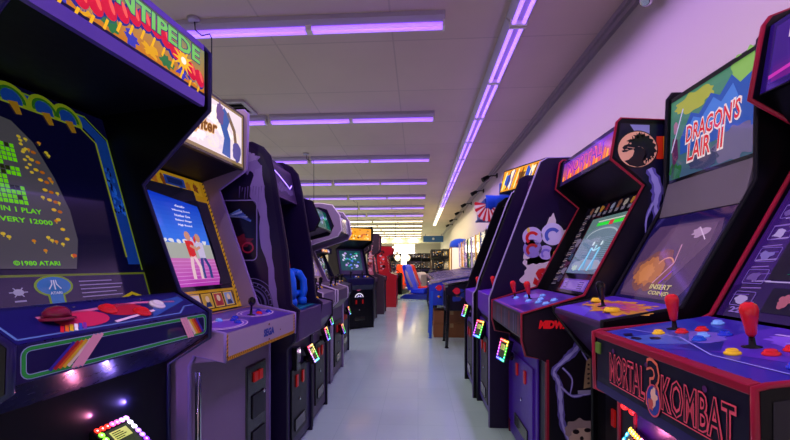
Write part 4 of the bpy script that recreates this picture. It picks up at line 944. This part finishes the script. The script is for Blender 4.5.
sub(R3['root'], 'lower_door', MB().box(-.36, .118, .03, .36, .13, .10), violet, .003)

# ------------------------------------------------------------ right row, machine 4: slab-sided dark cabinet with splash art
R4 = cabinet(dict(name='arcade_cabinet', label='tall slab-sided dark purple arcade cabinet with white splash and red letters on its side', loc=(.55, 3.34, 0), rz=-90, W=.62, near=1,
    fd=.03, pz0=.86, pz1=1.015, pkd=.22, pkz=1.05, drop=.05, b0=(.27, 1.06), b1=(.52, 1.70), m0=(.43, 1.80), m1=(.46, 2.02), top=[(.5, 2.05), (1.1, 2.05)],
    board=[(.0, 0), (.0, 1.0), (.02, 1.05), (.047, 1.135), (.36, 1.97), (.385, 2.034), (.437, 2.064), (1.12, 2.07), (1.14, 0)],
    bm=mat('aubergine_laminate', '#180c30', .4, spec=.35), far_dark=True, tm=mat('pale_violet_trim', '#8f83b8', .35), front=black, pm=mat('bright_violet_panel', '#5a28b8', .35), bzm=black, mm=black))
M = sidem(.62, False); a = Art()
a.poly([(.17, .98), (.24, 1.22), (.24, 1.38), (.30, 1.48), (.42, 1.54), (.54, 1.48), (.66, 1.48), (.8, 1.3), (.8, .98)], '#130a28', 0)
a.blob(.36, 1.13, .17, .16, '#cfc2cf', 1, 5, .22, 34); a.blob(.30, 1.24, .10, .07, '#cfc2cf', 1, 8, .25, 20); a.blob(.42, .99, .13, .10, '#c0b0c4', 1, 9, .3, 24); a.blob(.41, 1.47, .035, .09, '#cfc2cf', 1, 13, .3, 16); a.blob(.52, 1.38, .06, .05, '#cfc2cf', 1, 17, .4, 16)
for (u, v_, r, cc, c2) in ((.27, 1.39, .075, '#b8a8e0', '#c82028'), (.42, 1.41, .085, '#c8c0f0', '#4a58c0'), (.27, 1.30, .07, '#8a78c8', '#b02830'), (.37, 1.27, .055, '#b0a0e8', '#7a6ad0'), (.47, 1.26, .07, '#14101c', '#e0b820'), (.57, 1.32, .07, '#8a78c0', '#c02830')):
    a.ell(u, v_, r, r, cc, 3, 24); a.arc(u, v_-.01, r*.55, r*.3, c2, 4, .6, PI+.9, 16)
for (u, v_) in ((.60, 1.36), (.63, 1.50), (.24, 1.44)): a.ell(u, v_, .012, .02, '#d8c060', 4, 8)
a.text('SPA', .40, 1.09, .26, .13, '#c01c24', 6, .08, .35, .05)
a.line([(.44, 1.0), (.42, .94), (.47, .92)], .03, '#c01c24', 6)
M = (lambda g: (lambda u, v, k: g(u+.05, v+.075, k)))(M)
a.build('side_art', R4['nearp'], M, 'print', 'white paint splash with discs and red lettering')
quick_ = R4; a = Art(); M = R4['Mb']; a.rect(-.28, 0, .28, .68, '#08060f', 0); a.build('bezel_art', R4['bz'], M)
a = Art(); a.rect(-.2, .12, .2, .52, '#141424', 1); rgb_bits(a, -.18, .14, .18, .5, 3, ['#303858', '#502850'], 16, .04, 2); a.build('screen', R4['bz'], M, 'crtlow')
a = Art(); a.rect(-.28, .01, .28, .21, '#4a2060', 0); a.text('SPACE', 0, .11, .4, .1, '#e0a040', 2, .04); a.build('marquee_art', R4['mq'], R4['Mm'], 'litlow')
for u in (-.15, .1): joystick(R4['pan'], R4['Mp'], u, .12, redp)
for u in (-.05, 0, .18, .22): button(R4['pan'], R4['Mp'], u, .12, whitep)
sub(R4['root'], 'front_panel', MB().box(-.62/2+.024, .018, .06, .62/2-.024, .03, .78), violet, .003)
coin_door(R4['root'], .018, .12, .66, .34)
card_reader(R4['root'], -.02, -.01, .70, .06, .3, .3, RB)

# ------------------------------------------------------------ right row, machine 5: slant cabinet with golden lit marquee
R5 = cabinet(dict(name='arcade_cabinet', label='black slanted arcade cabinet with golden yellow lit marquee leaning out', loc=(.52, 4.02, 0), rz=-90, W=.64, near=1,
    fd=.03, pz0=.86, pz1=.99, pkd=.24, pkz=1.03, drop=.05, b0=(.29, 1.04), b1=(.52, 1.70), m0=(.40, 1.88), m1=(.45, 1.96), top=[(.5, 1.98), (1.0, 1.98)],
    board=[(.0, 0), (.0, .98), (.03, 1.02), (.051, 1.109), (.317, 1.832), (.36, 1.92), (.44, 1.98), (1.02, 2.0), (1.04, 0)],
    bm=black, far_dark=True, tm=mat('pale_violet_trim', '#8f83b8', .35), front=black, pm=mat('bright_violet_panel', '#5a28b8', .35), bzm=black, mm=black))
mb_ = MB(); c0 = Vector((-.33, .37)); c1 = Vector((.22, .66)); bk = Vector((-.29, .55)).normalized()*.2; tl = Vector((-.29, .55)).normalized()*.07
mb_.add([(c0.x, c0.y, 2.03), (c1.x, c1.y, 2.03), (c1.x+bk.x, c1.y+bk.y, 2.03), (c0.x+bk.x, c0.y+bk.y, 2.03), (c0.x+tl.x, c0.y+tl.y, 2.29), (c1.x+tl.x, c1.y+tl.y, 2.29), (c1.x+bk.x, c1.y+bk.y, 2.29), (c0.x+bk.x, c0.y+bk.y, 2.29)],
        [(3, 2, 1, 0), (4, 5, 6, 7), (0, 1, 5, 4), (1, 2, 6, 5), (2, 3, 7, 6), (3, 0, 4, 7)])
hb = sub(R5['root'], 'marquee_box', mb_, black, .004, 'marquee box turned towards the entrance')
sub(R5['root'], 'marquee_riser', MB().box(-.1, .58, 1.98, .12, .72, 2.04), black)
n3 = Vector((-bk.x, -bk.y, .06)).normalized()
def M(u, v, k):
    t = u; q = c0+(c1-c0)*t+tl*v; z = 2.03+.26*v
    return (q.x+n3.x*k, q.y+n3.y*k, z+n3.z*k)
a = Art(); a.rect(.02, .06, .98, .94, '#d89020', 0)
for k in range(11): a.blob(.1+.08*k, .5, .07, .33, ['#f0c030', '#2a50a8', '#f8e8c0', '#e8a020', '#c84818', '#6a4410'][k % 6], 1+(k % 2), k+3, .35, 14)
for k in range(9): a.line([(.06+.1*k, .12), (.12+.1*k, .88)], .022, ['#fff0a0', '#402008', '#2848a0'][k % 3], 4)
a.build('marquee_art', hb, M, 'lit', 'golden lit picture')
a = Art(); M = R5['Mb']; a.rect(-.29, 0, .29, .69, '#08060f', 0); a.rect(-.2, .12, .2, .55, '#10141e', 1); a.build('screen', R5['bz'], M, 'crtlow')
for u in (-.15, .12): joystick(R5['pan'], R5['Mp'], u, .12, redp)
for u in (-.05, 0, .2): button(R5['pan'], R5['Mp'], u, .12, whitep)
sub(R5['root'], 'front_panel', MB().box(-.64/2+.024, .018, .06, .64/2-.024, .03, .78), violet, .003)
coin_door(R5['root'], .018, .12, .66, .34)
card_reader(R5['root'], .02, -.02, .78, .05, .3, .2, RB)

# next: dark machine topped by bunting canopy
R6 = cabinet(dict(name='arcade_cabinet', label='black arcade cabinet under the star and stripe cloth canopy', loc=(.86, 4.92, 0), rz=-90, W=.6, near=1,
    fd=.05, pz0=.86, pz1=.98, pkd=.27, pkz=1.05, b0=(.3, 1.06), b1=(.42, 1.50), m0=(.22, 1.56), m1=(.22, 1.76), top=[(.26, 1.79), (.85, 1.79)],
    board=[(.04, 0), (.04, .8), (0, .86), (0, .99), (.25, 1.07), (.38, 1.5), (.2, 1.55), (.2, 1.78), (.24, 1.8), (.9, 1.8), (.92, 0)], bm=black, front=black))
quick(R6, sc=('crtlow', ['#304060', '#603040']), mc=('litlow', ['#806040', '#304080']))
cn = thing('cloth_canopy', 'blue cloth canopy with red and white striped fan end, on top of a cabinet', 'decoration', (.98, 4.95, 1.812))
N = 18; vs = []; fs = []
for i in range(N+1):
    t = i/N
    for j in range(7):
        q = j/6; x = -.20+.55*t; z = .24-.02*t - .17*(q)**1.6*(1-.25*t); y = -.36-.05*math.sin(q*PI)+.012*math.sin(t*40)*q
        vs.append((x, y+.0*q, z-.02*math.sin(i*1.7)*q*.3))
for i in range(N):
    for j in range(6): fs.append((i*7+j, (i+1)*7+j, (i+1)*7+j+1, i*7+j+1))
o = sub(cn, 'blue_drape', MB().add(vs, fs, True), mat('blue_satin', '#1c46c8', .35, bump=.2), label='shiny royal blue cloth')
md = o.modifiers.new('thickness', 'SOLIDIFY'); md.thickness = .012
sub(cn, 'top_board', MB().box(-.22, -.36, .0, .36, .28, .02).box(-.2, -.34, .02, .34, .26, .215), mat('deep_blue_cloth', '#14318c', .5))
for k in range(14):
    a0 = PI*.95+k*PI*.95/14; a1 = a0+PI*.95/14; c0 = (-.17, .14)
    P = [c0, (c0[0]+.05*math.cos(a0), c0[1]+.05*math.sin(a0)*1.0), (c0[0]+.15*math.cos(a0), c0[1]+.19*math.sin(a0)), (c0[0]+.16*math.cos((a0+a1)/2), c0[1]+.205*math.sin((a0+a1)/2)), (c0[0]+.15*math.cos(a1), c0[1]+.19*math.sin(a1))]
    sub(cn, 'fan_stripe', MB().prismY(P, -.385, -.372), mat('red_satin', '#c02030', .4) if k % 2 == 0 else mat('white_satin', '#d8c8c8', .4), label='red satin stripe' if k % 2 == 0 else 'white satin stripe')
sub(cn, 'blue_crown', MB().box(-.02, -.30, .215, .10, -.26, .40), mat('blue_card', '#4460b8', .5), .004)
po = thing('wall_poster', 'small dark framed poster high on the right wall above the black cabinets', 'poster', (1.885, 6.6, 2.55))
sub(po, 'poster_frame', MB().box(-.012, -.3, -.35, .014, .3, .35), mat('poster_frame', '#504048', .5), .003)
a = Art(); a.rect(-.27, -.32, .27, .32, '#6a5070', 0); rgb_bits(a, -.25, -.3, .25, .3, 5, ['#303050', '#a08870', '#6068a0'], 20, .08, 1)
a.build('poster_print', po, lambda u, v, k: (-.012-k, -u, v))

# ------------------------------------------------------------ pinball machines along the right wall
def pinball(label, x, y, m_, seed, cols, legm):
    r = thing('pinball_machine', label, 'pinball machine', (x, y, 0), -90, 'pinball machines along the right wall')
    W = .56
    b = sub(r, 'playfield_cabinet', MB().prism([(0, .56), (0, .93), (.04, .95), (1.28, 1.15), (1.32, 1.15), (1.32, .56)], -W/2, W/2), m_, .006)
    sub(b, 'side_rail', MB().prism([(-.005, .925), (-.005, .955), (.04, .972), (1.28, 1.17), (1.28, 1.145)], W/2-.025, W/2+.008), chrome)
    sub(b, 'side_rail', MB().prism([(-.005, .925), (-.005, .955), (.04, .972), (1.28, 1.17), (1.28, 1.145)], -W/2-.008, -W/2+.025), chrome)
    sub(b, 'lockdown_bar', MB().box(-W/2-.01, -.015, .915, W/2+.01, .05, .962), chrome, .008)
    M, L = seg((.05, .955), (1.28, 1.155)); a = Art()
    a.rect(-W/2+.03, 0, W/2-.03, L, '#a488e8', 0); rgb_bits(a, -W/2+.05, .05, W/2-.05, L-.05, seed, cols+['#8060d0', '#b090ff'], 12, .04, 1)  # lilac reflection of the glass painted in as a softly glowing base colour
    a.build('playfield_glass', b, M, 'crtlow')
    a = Art(); a.poly([(.02, .58), (.02, .91), (1.28, 1.12), (1.28, .58)], '#120c20' if seed != 3 else '#1c38b0', 0); rgb_bits(a, .06, .6, 1.25, .95, seed+4, cols, 26, .08, 1)
    a.ell(.17, .86, .05, .05, '#c81c38', 5, 20); a.line([(.3, .66), (.45, .92), (.8, .98)], .03, '#902040', 5)
    a.build('side_art', b, sidem(W, False))
    for sx in (-1, 1):
        for yy, t in ((.05, -1), (1.26, 1)):
            sub(r, 'leg', MB().add([(sx*W/2+a_*.022+sx*.0, yy+b_*.022+(t*.03 if k == 0 else 0), z) for k, z in enumerate((.03, .80)) for a_, b_ in ((-1, -1), (1, -1), (1, 1), (-1, 1))],
                [(0, 1, 2, 3), (7, 6, 5, 4), (0, 4, 5, 1), (1, 5, 6, 2), (2, 6, 7, 3), (3, 7, 4, 0)]).lathe([(.03, 0), (.03, .012), (.01, .03)], (sx*W/2, yy+t*.03, 0), 10), legm)
    bb = sub(r, 'backbox', MB().prism([(1.12, 1.16), (1.10, 1.98), (1.36, 2.0), (1.36, 1.12)], -.34, .34), m_, .006)
    M, L = seg((1.118, 1.20), (1.10, 1.96)); a = Art(); a.rect(-.31, 0, .31, L-.0, cols[0], 0); rgb_bits(a, -.3, .02, .3, L-.02, seed+9, cols+['#f0d070', '#e8e0f0'], 40, .07, 1)
    a.build('backglass', bb, M, 'lit')
    for sx in (-1, 1): sub(bb, 'backbox_edging', MB().prism([(1.095, 1.18), (1.08, 1.99), (1.10, 1.99), (1.118, 1.18)], sx*.325-.012, sx*.325+.012), [steel, chrome, yellp, whitep][seed % 4])
    for sx in (-1, 1): sub(b, 'flipper_button', MB().lathe([(.015, 0), (.015, .01), (.008, .014)], (sx*W/2, .12, .86), 10, (sx, 0, 0)), redp)
    sub(b, 'coin_door', MB().box(-.15, -.012, .62, .15, 0, .86), steel, .004)
    return r
pc = [('#101020', ['#401030', '#c04020', '#203080', '#806040'], blackp), ('#1c38b0', ['#2040c0', '#4080e0', '#c0d0ff', '#e0a020'], mat('blue_leg', '#1c50c0', .35)),
      ('#30102c', ['#702040', '#d0a040', '#302060'], steel), ('#0e3060', ['#104080', '#60a0e0', '#e0e0e0'], steel), ('#3a3024', ['#806030', '#e0c080', '#402818'], steel),
      ('#14101c', ['#303040', '#c0b0a0', '#a03030'], steel), ('#103818', ['#206040', '#c0e080', '#304020'], steel), ('#2a1850', ['#5030a0', '#e080c0', '#203060'], steel), ('#401010', ['#902020', '#f0a040', '#301010'], steel), ('#1a1a1e', ['#505060', '#d0d0e0', '#302838'], steel)]
pl = ['black pinball machine with red disc on its side, nearest of the pinball row', 'royal blue pinball machine with blue legs standing just behind the black one', 'maroon pinball machine, third along the wall', 'dark teal pinball machine, fourth along the wall',
      'brown pinball machine, fifth along the wall', 'charcoal pinball machine, sixth along the wall', 'dark green pinball machine, seventh along the wall', 'purple pinball machine, eighth along the wall', 'dark red pinball machine, ninth along the wall', 'grey black pinball machine, last of the row by the wall']
for i in range(10):
    c0, cs, lm = pc[i]
    x, y = [(.41, 6.18), (.19, 6.98)][i] if i < 2 else (.30, 6.98+.76*(i-1))
    pinball(pl[i], x, y, mat('pinball_paint_'+['black', 'blue', 'maroon', 'teal', 'brown', 'charcoal', 'green', 'purple', 'red', 'grey'][i], c0, .3, coat=.3), i+2, cs, lm)
# cartons stacked under the blue pinball machine
cb = mat('brown_cardboard', '#8a5a3c', .8, bump=.2); tape = mat('parcel_tape', '#a88a60', .4)
for k, (x, y, z, w_, d, h_, lb) in enumerate([(.58, 6.98, 0, .62, .42, .24, 'brown cardboard carton on the floor under the blue pinball machine'), (.58, 6.98, .2415, .60, .42, .22, 'brown cardboard carton stacked on another under the blue pinball machine')]):
    r = thing('cardboard_carton', lb, 'box', (x, y, z), 0, 'cartons under the pinball machines')
    sub(r, 'carton_walls', MB().box(-w_/2, -d/2, 0, w_/2, d/2, h_-.008), cb, .004)
    sub(r, 'carton_flap', MB().box(-w_/2, -d/2, h_-.007, -.004, d/2, h_).box(.004, -d/2, h_-.007, w_/2, d/2, h_), cb)
    sub(r, 'tape_strip', MB().box(-.03, -d/2-.001, h_-.07, .03, -d/2, h_).box(-.03, -d/2, h_, .03, d/2, h_+.001), tape)

# ------------------------------------------------------------ far part of the hall
far = [(-.75, 14.2, 90, .7, 1.9, '#1c1c24', ['#a04030', '#d0b080', '#404060'], 'dark arcade cabinet beyond the red machine, left of the aisle'),
       (-1.0, 16.2, 90, .7, 1.9, '#3a3038', ['#c0a080', '#806050'], 'grey brown arcade cabinet far along the left of the aisle'),
       (-1.1, 18.5, 80, .7, 2.0, '#22222c', ['#e0c080', '#506080'], 'black arcade cabinet far left with amber picture'),
       (1.1, 14.9, -90, .7, 2.0, '#2a2a30', ['#e0b020', '#503020'], 'dark arcade cabinet past the end of the pinball row'),
       (1.0, 17.0, -70, .7, 1.9, '#1a1820', ['#f0b818', '#e0e0e0', '#303030'], 'black arcade cabinet with yellow artwork past the pinball row'),
       (.75, 18.3, -50, .8, 2.0, '#3c3c40', ['#e0a020', '#b0b0b0'], 'charcoal arcade cabinet with bright yellow marquee in the distance'),
       (.9, 20.0, -30, .8, 2.0, '#5a4a40', ['#d0c0b0', '#703020'], 'brown arcade cabinet in the distance at right'),
       (-.2, 21.5, 0, .8, 1.9, '#303038', ['#c0c0c8', '#604838', '#e0d0b0'], 'grey arcade cabinet facing us down the far aisle'),
       (-1.3, 21.8, 10, .8, 1.9, '#282830', ['#c09060', '#808890'], 'dark arcade cabinet facing us at the far left'),
       (-2.2, 22.5, 20, .8, 1.9, '#402828', ['#b06040', '#d0c0a0'], 'reddish arcade cabinet facing us at the far left'),
       (.4, 24.0, 0, .8, 2.0, '#503830', ['#d0a070', '#8090a0'], 'brown arcade cabinet at the back behind the grey one'),
       (1.4, 23.5, -10, .8, 2.0, '#3a3a48', ['#8070c0', '#d0b0e0'], 'violet lit arcade cabinet at the back by the right wall')]
for k, (x, y, rz, W, H, c0, cs, lb) in enumerate(far):
    tall(lb, (x, y, 0), rz, W, .75, H, mat('far_laminate_%s' % 'abcdefghijkl'[k], c0, .45), cs, ['#1e1816', '#2a2220', '#181820'][k % 3], seed=30+k)
def ride(label, x, y, rz, sm, bm_, scale=1):
    """seated racing machine: sled, bucket seat, wheel pod"""
    r = thing('racing_seat', label, 'racing ride', (x, y, 0), rz, 'racing seats in the distance')
    sub(r, 'base_sled', MB().prism([(-.7, 0), (-.7, .12), (-.5, .2), (.5, .16), (.7, .05), (.7, 0)], -.32, .32), bm_, .01)
    sub(r, 'seat', MB().prism([(-.25, .2), (-.3, .42), (.15, .36), (.3, .38), (.3, .2)], -.24, .24), sm, .03)
    sub(r, 'backrest', MB().prism([(.22, .34), (.52, 1.22), (.62, 1.28), (.68, 1.2), (.42, .3)], -.25, .25), sm, .03)
    for sx in (-1, 1): sub(r, 'seat_bolster', MB().tube([(sx*.23, .24, .44), (sx*.25, .42, .8), (sx*.19, .58, 1.22)], [.05, .055, .035], 8), whitel)
    sub(r, 'wheel_pod', MB().prism([(-.7, .15), (-.75, .8), (-.6, .92), (-.45, .85), (-.5, .15)], -.3, .3), bm_, .02)
    sub(r, 'steering_wheel', MB().tube([(.17*math.cos(2*PI*k/16), -.43-.05*math.sin(2*PI*k/16), .86+.16*math.sin(2*PI*k/16)) for k in range(16)], .018, 6, True), blackp)
    return r
blues = mat('blue_seat_vinyl', '#1838d8', .35, coat=.2); reds = mat('red_seat_vinyl', '#d02820', .35, coat=.2)
ride('blue racing seat leaning back in the middle of the far aisle', .1, 14.5, 62, blues, mat('navy_sled', '#182a90', .4))
ride('red racing seat just beyond the blue one', .3, 16.1, 75, reds, mat('dark_sled', '#401828', .4))
ride('orange red ride with black wheel pod left of the blue seat', -.85, 17.3, -12, mat('orange_vinyl', '#e84418', .35, coat=.2), black)
ride('red and white striped racing seat behind the blue seat', -.35, 19.0, 60, mat('crimson_vinyl', '#b82848', .35), mat('pale_sled', '#b0a0b0', .4))
# bright hanging sign and blue board
s_ = thing('hanging_light_sign', 'bright white lit box sign hanging over the far aisle', 'sign', (-.72, 21.0, 1.98))
sub(s_, 'sign_case', MB().box(-.58, -.05, -.02, .58, .05, .42), steel, .01)
sub(s_, 'sign_face', MB().box(-.55, -.06, .0, .55, -.05, .40), mat('white_sign_light', '#fff4dc', .4, emit=1.8, ecol='#fff0d0'))
for x in (-.5, .5): sub(s_, 'hanger_rod', MB().tube([(x, 0, .42), (x, 0, 1.612)], .012, 6), steel)
s_ = thing('blue_header_board', 'long blue header board under the ceiling at the far right', 'sign', (1.25, 29.5, 2.98))
sub(s_, 'board', MB().box(-.85, -.04, 0, .645, .04, .46), mat('blue_board', '#3a68b0', .5), .005)
sub(s_, 'board_emblem', MB().lathe([(.09, 0), (.09, .02)], (-.1, -.042, .24), 16, (0, -1, 0)), whitep)
for x in (-.7, .5): sub(s_, 'hanger_rod', MB().tube([(x, 0, .46), (x, 0, .615)], .015, 6), steel)
# glowing prize cabinet with a blue top beside the pinball row end
p_ = thing('prize_cabinet', 'white glowing prize cabinet with blue domed top past the pinball row', 'arcade machine', (1.38, 13.6+.6, 0) if False else (.98, 15.25-.3, 0), 0)
bpy.data.objects.remove(p_)
p_ = thing('prize_cabinet', 'glowing glass prize cabinet with blue domed top at the end of the pinball row', 'arcade machine', (1.15, 14.05, 0), -90)
sub(p_, 'lower_body', MB().box(-.35, 0, 0, .35, .7, .95), whitel, .02)
sub(p_, 'glass_case', MB().box(-.33, .02, .95, .33, .68, 1.85), mat('lit_case', '#fff0d0', .2, emit=.6, ecol='#ffe4b0'), .01)
for x in (-.34, .34):
    for y in (.01, .69): sub(p_, 'corner_post', MB().box(x-.02, y-.02, .95, x+.02, y+.02, 1.88), mat('gold_post', '#c09030', .3, metal=.6))
sub(p_, 'domed_top', MB().lathe([(.38, 0), (.38, .1), (.33, .22), (.2, .3), (.02, .33)], (0, .35, 1.87), 20), mat('blue_dome', '#2850c0', .35))
# globe lamps on poles at the far left
for k, (x, y) in enumerate([(-1.02, 19.6), (-.55, 19.9)]):
    r = thing('globe_lamp', 'warm white globe lamp on thin pole in the distance, %s of the pair' % ('left' if k == 0 else 'right'), 'lamp', (x, y, 0), 0, 'globe lamps')
    sub(r, 'lamp_pole', MB().tube([(0, 0, 0), (0, 0, 1.45)], .02, 8).lathe([(.14, 0), (.14, .02), (.03, .05)], (0, 0, 0), 16), steel)
    sub(r, 'lamp_globe', MB().lathe([(.03, 0), (.12, .06), (.16, .17), (.12, .28), (.03, .33)], (0, 0, 1.44), 18), mat('globe_glow', '#fff0d8', .3, emit=.8, ecol='#ffe8c8'))


# ------------------------------------------------------------ camera and world
w = bpy.data.worlds.new('World'); SC.world = w; w.use_nodes = True
w.node_tree.nodes['Background'].inputs[0].default_value = (.5, .45, .6, 1); w.node_tree.nodes['Background'].inputs[1].default_value = .4
cam = bpy.data.cameras.new('Camera'); co = bpy.data.objects.new('Camera', cam); COL.objects.link(co)
cam.sensor_width = 36; cam.lens = 390/790*36; cam.shift_y = 45/790
cam.clip_start = .02; cam.clip_end = 100
co.location = (0, 0, 1.25); co.rotation_euler = (PI/2, 0, math.atan(23/390))
SC.camera = co
SC.view_settings.view_transform = 'Standard'; SC.view_settings.look = 'None'; SC.view_settings.gamma = 1
SC.view_settings.use_curve_mapping = False
SC.view_settings.exposure = 0.3
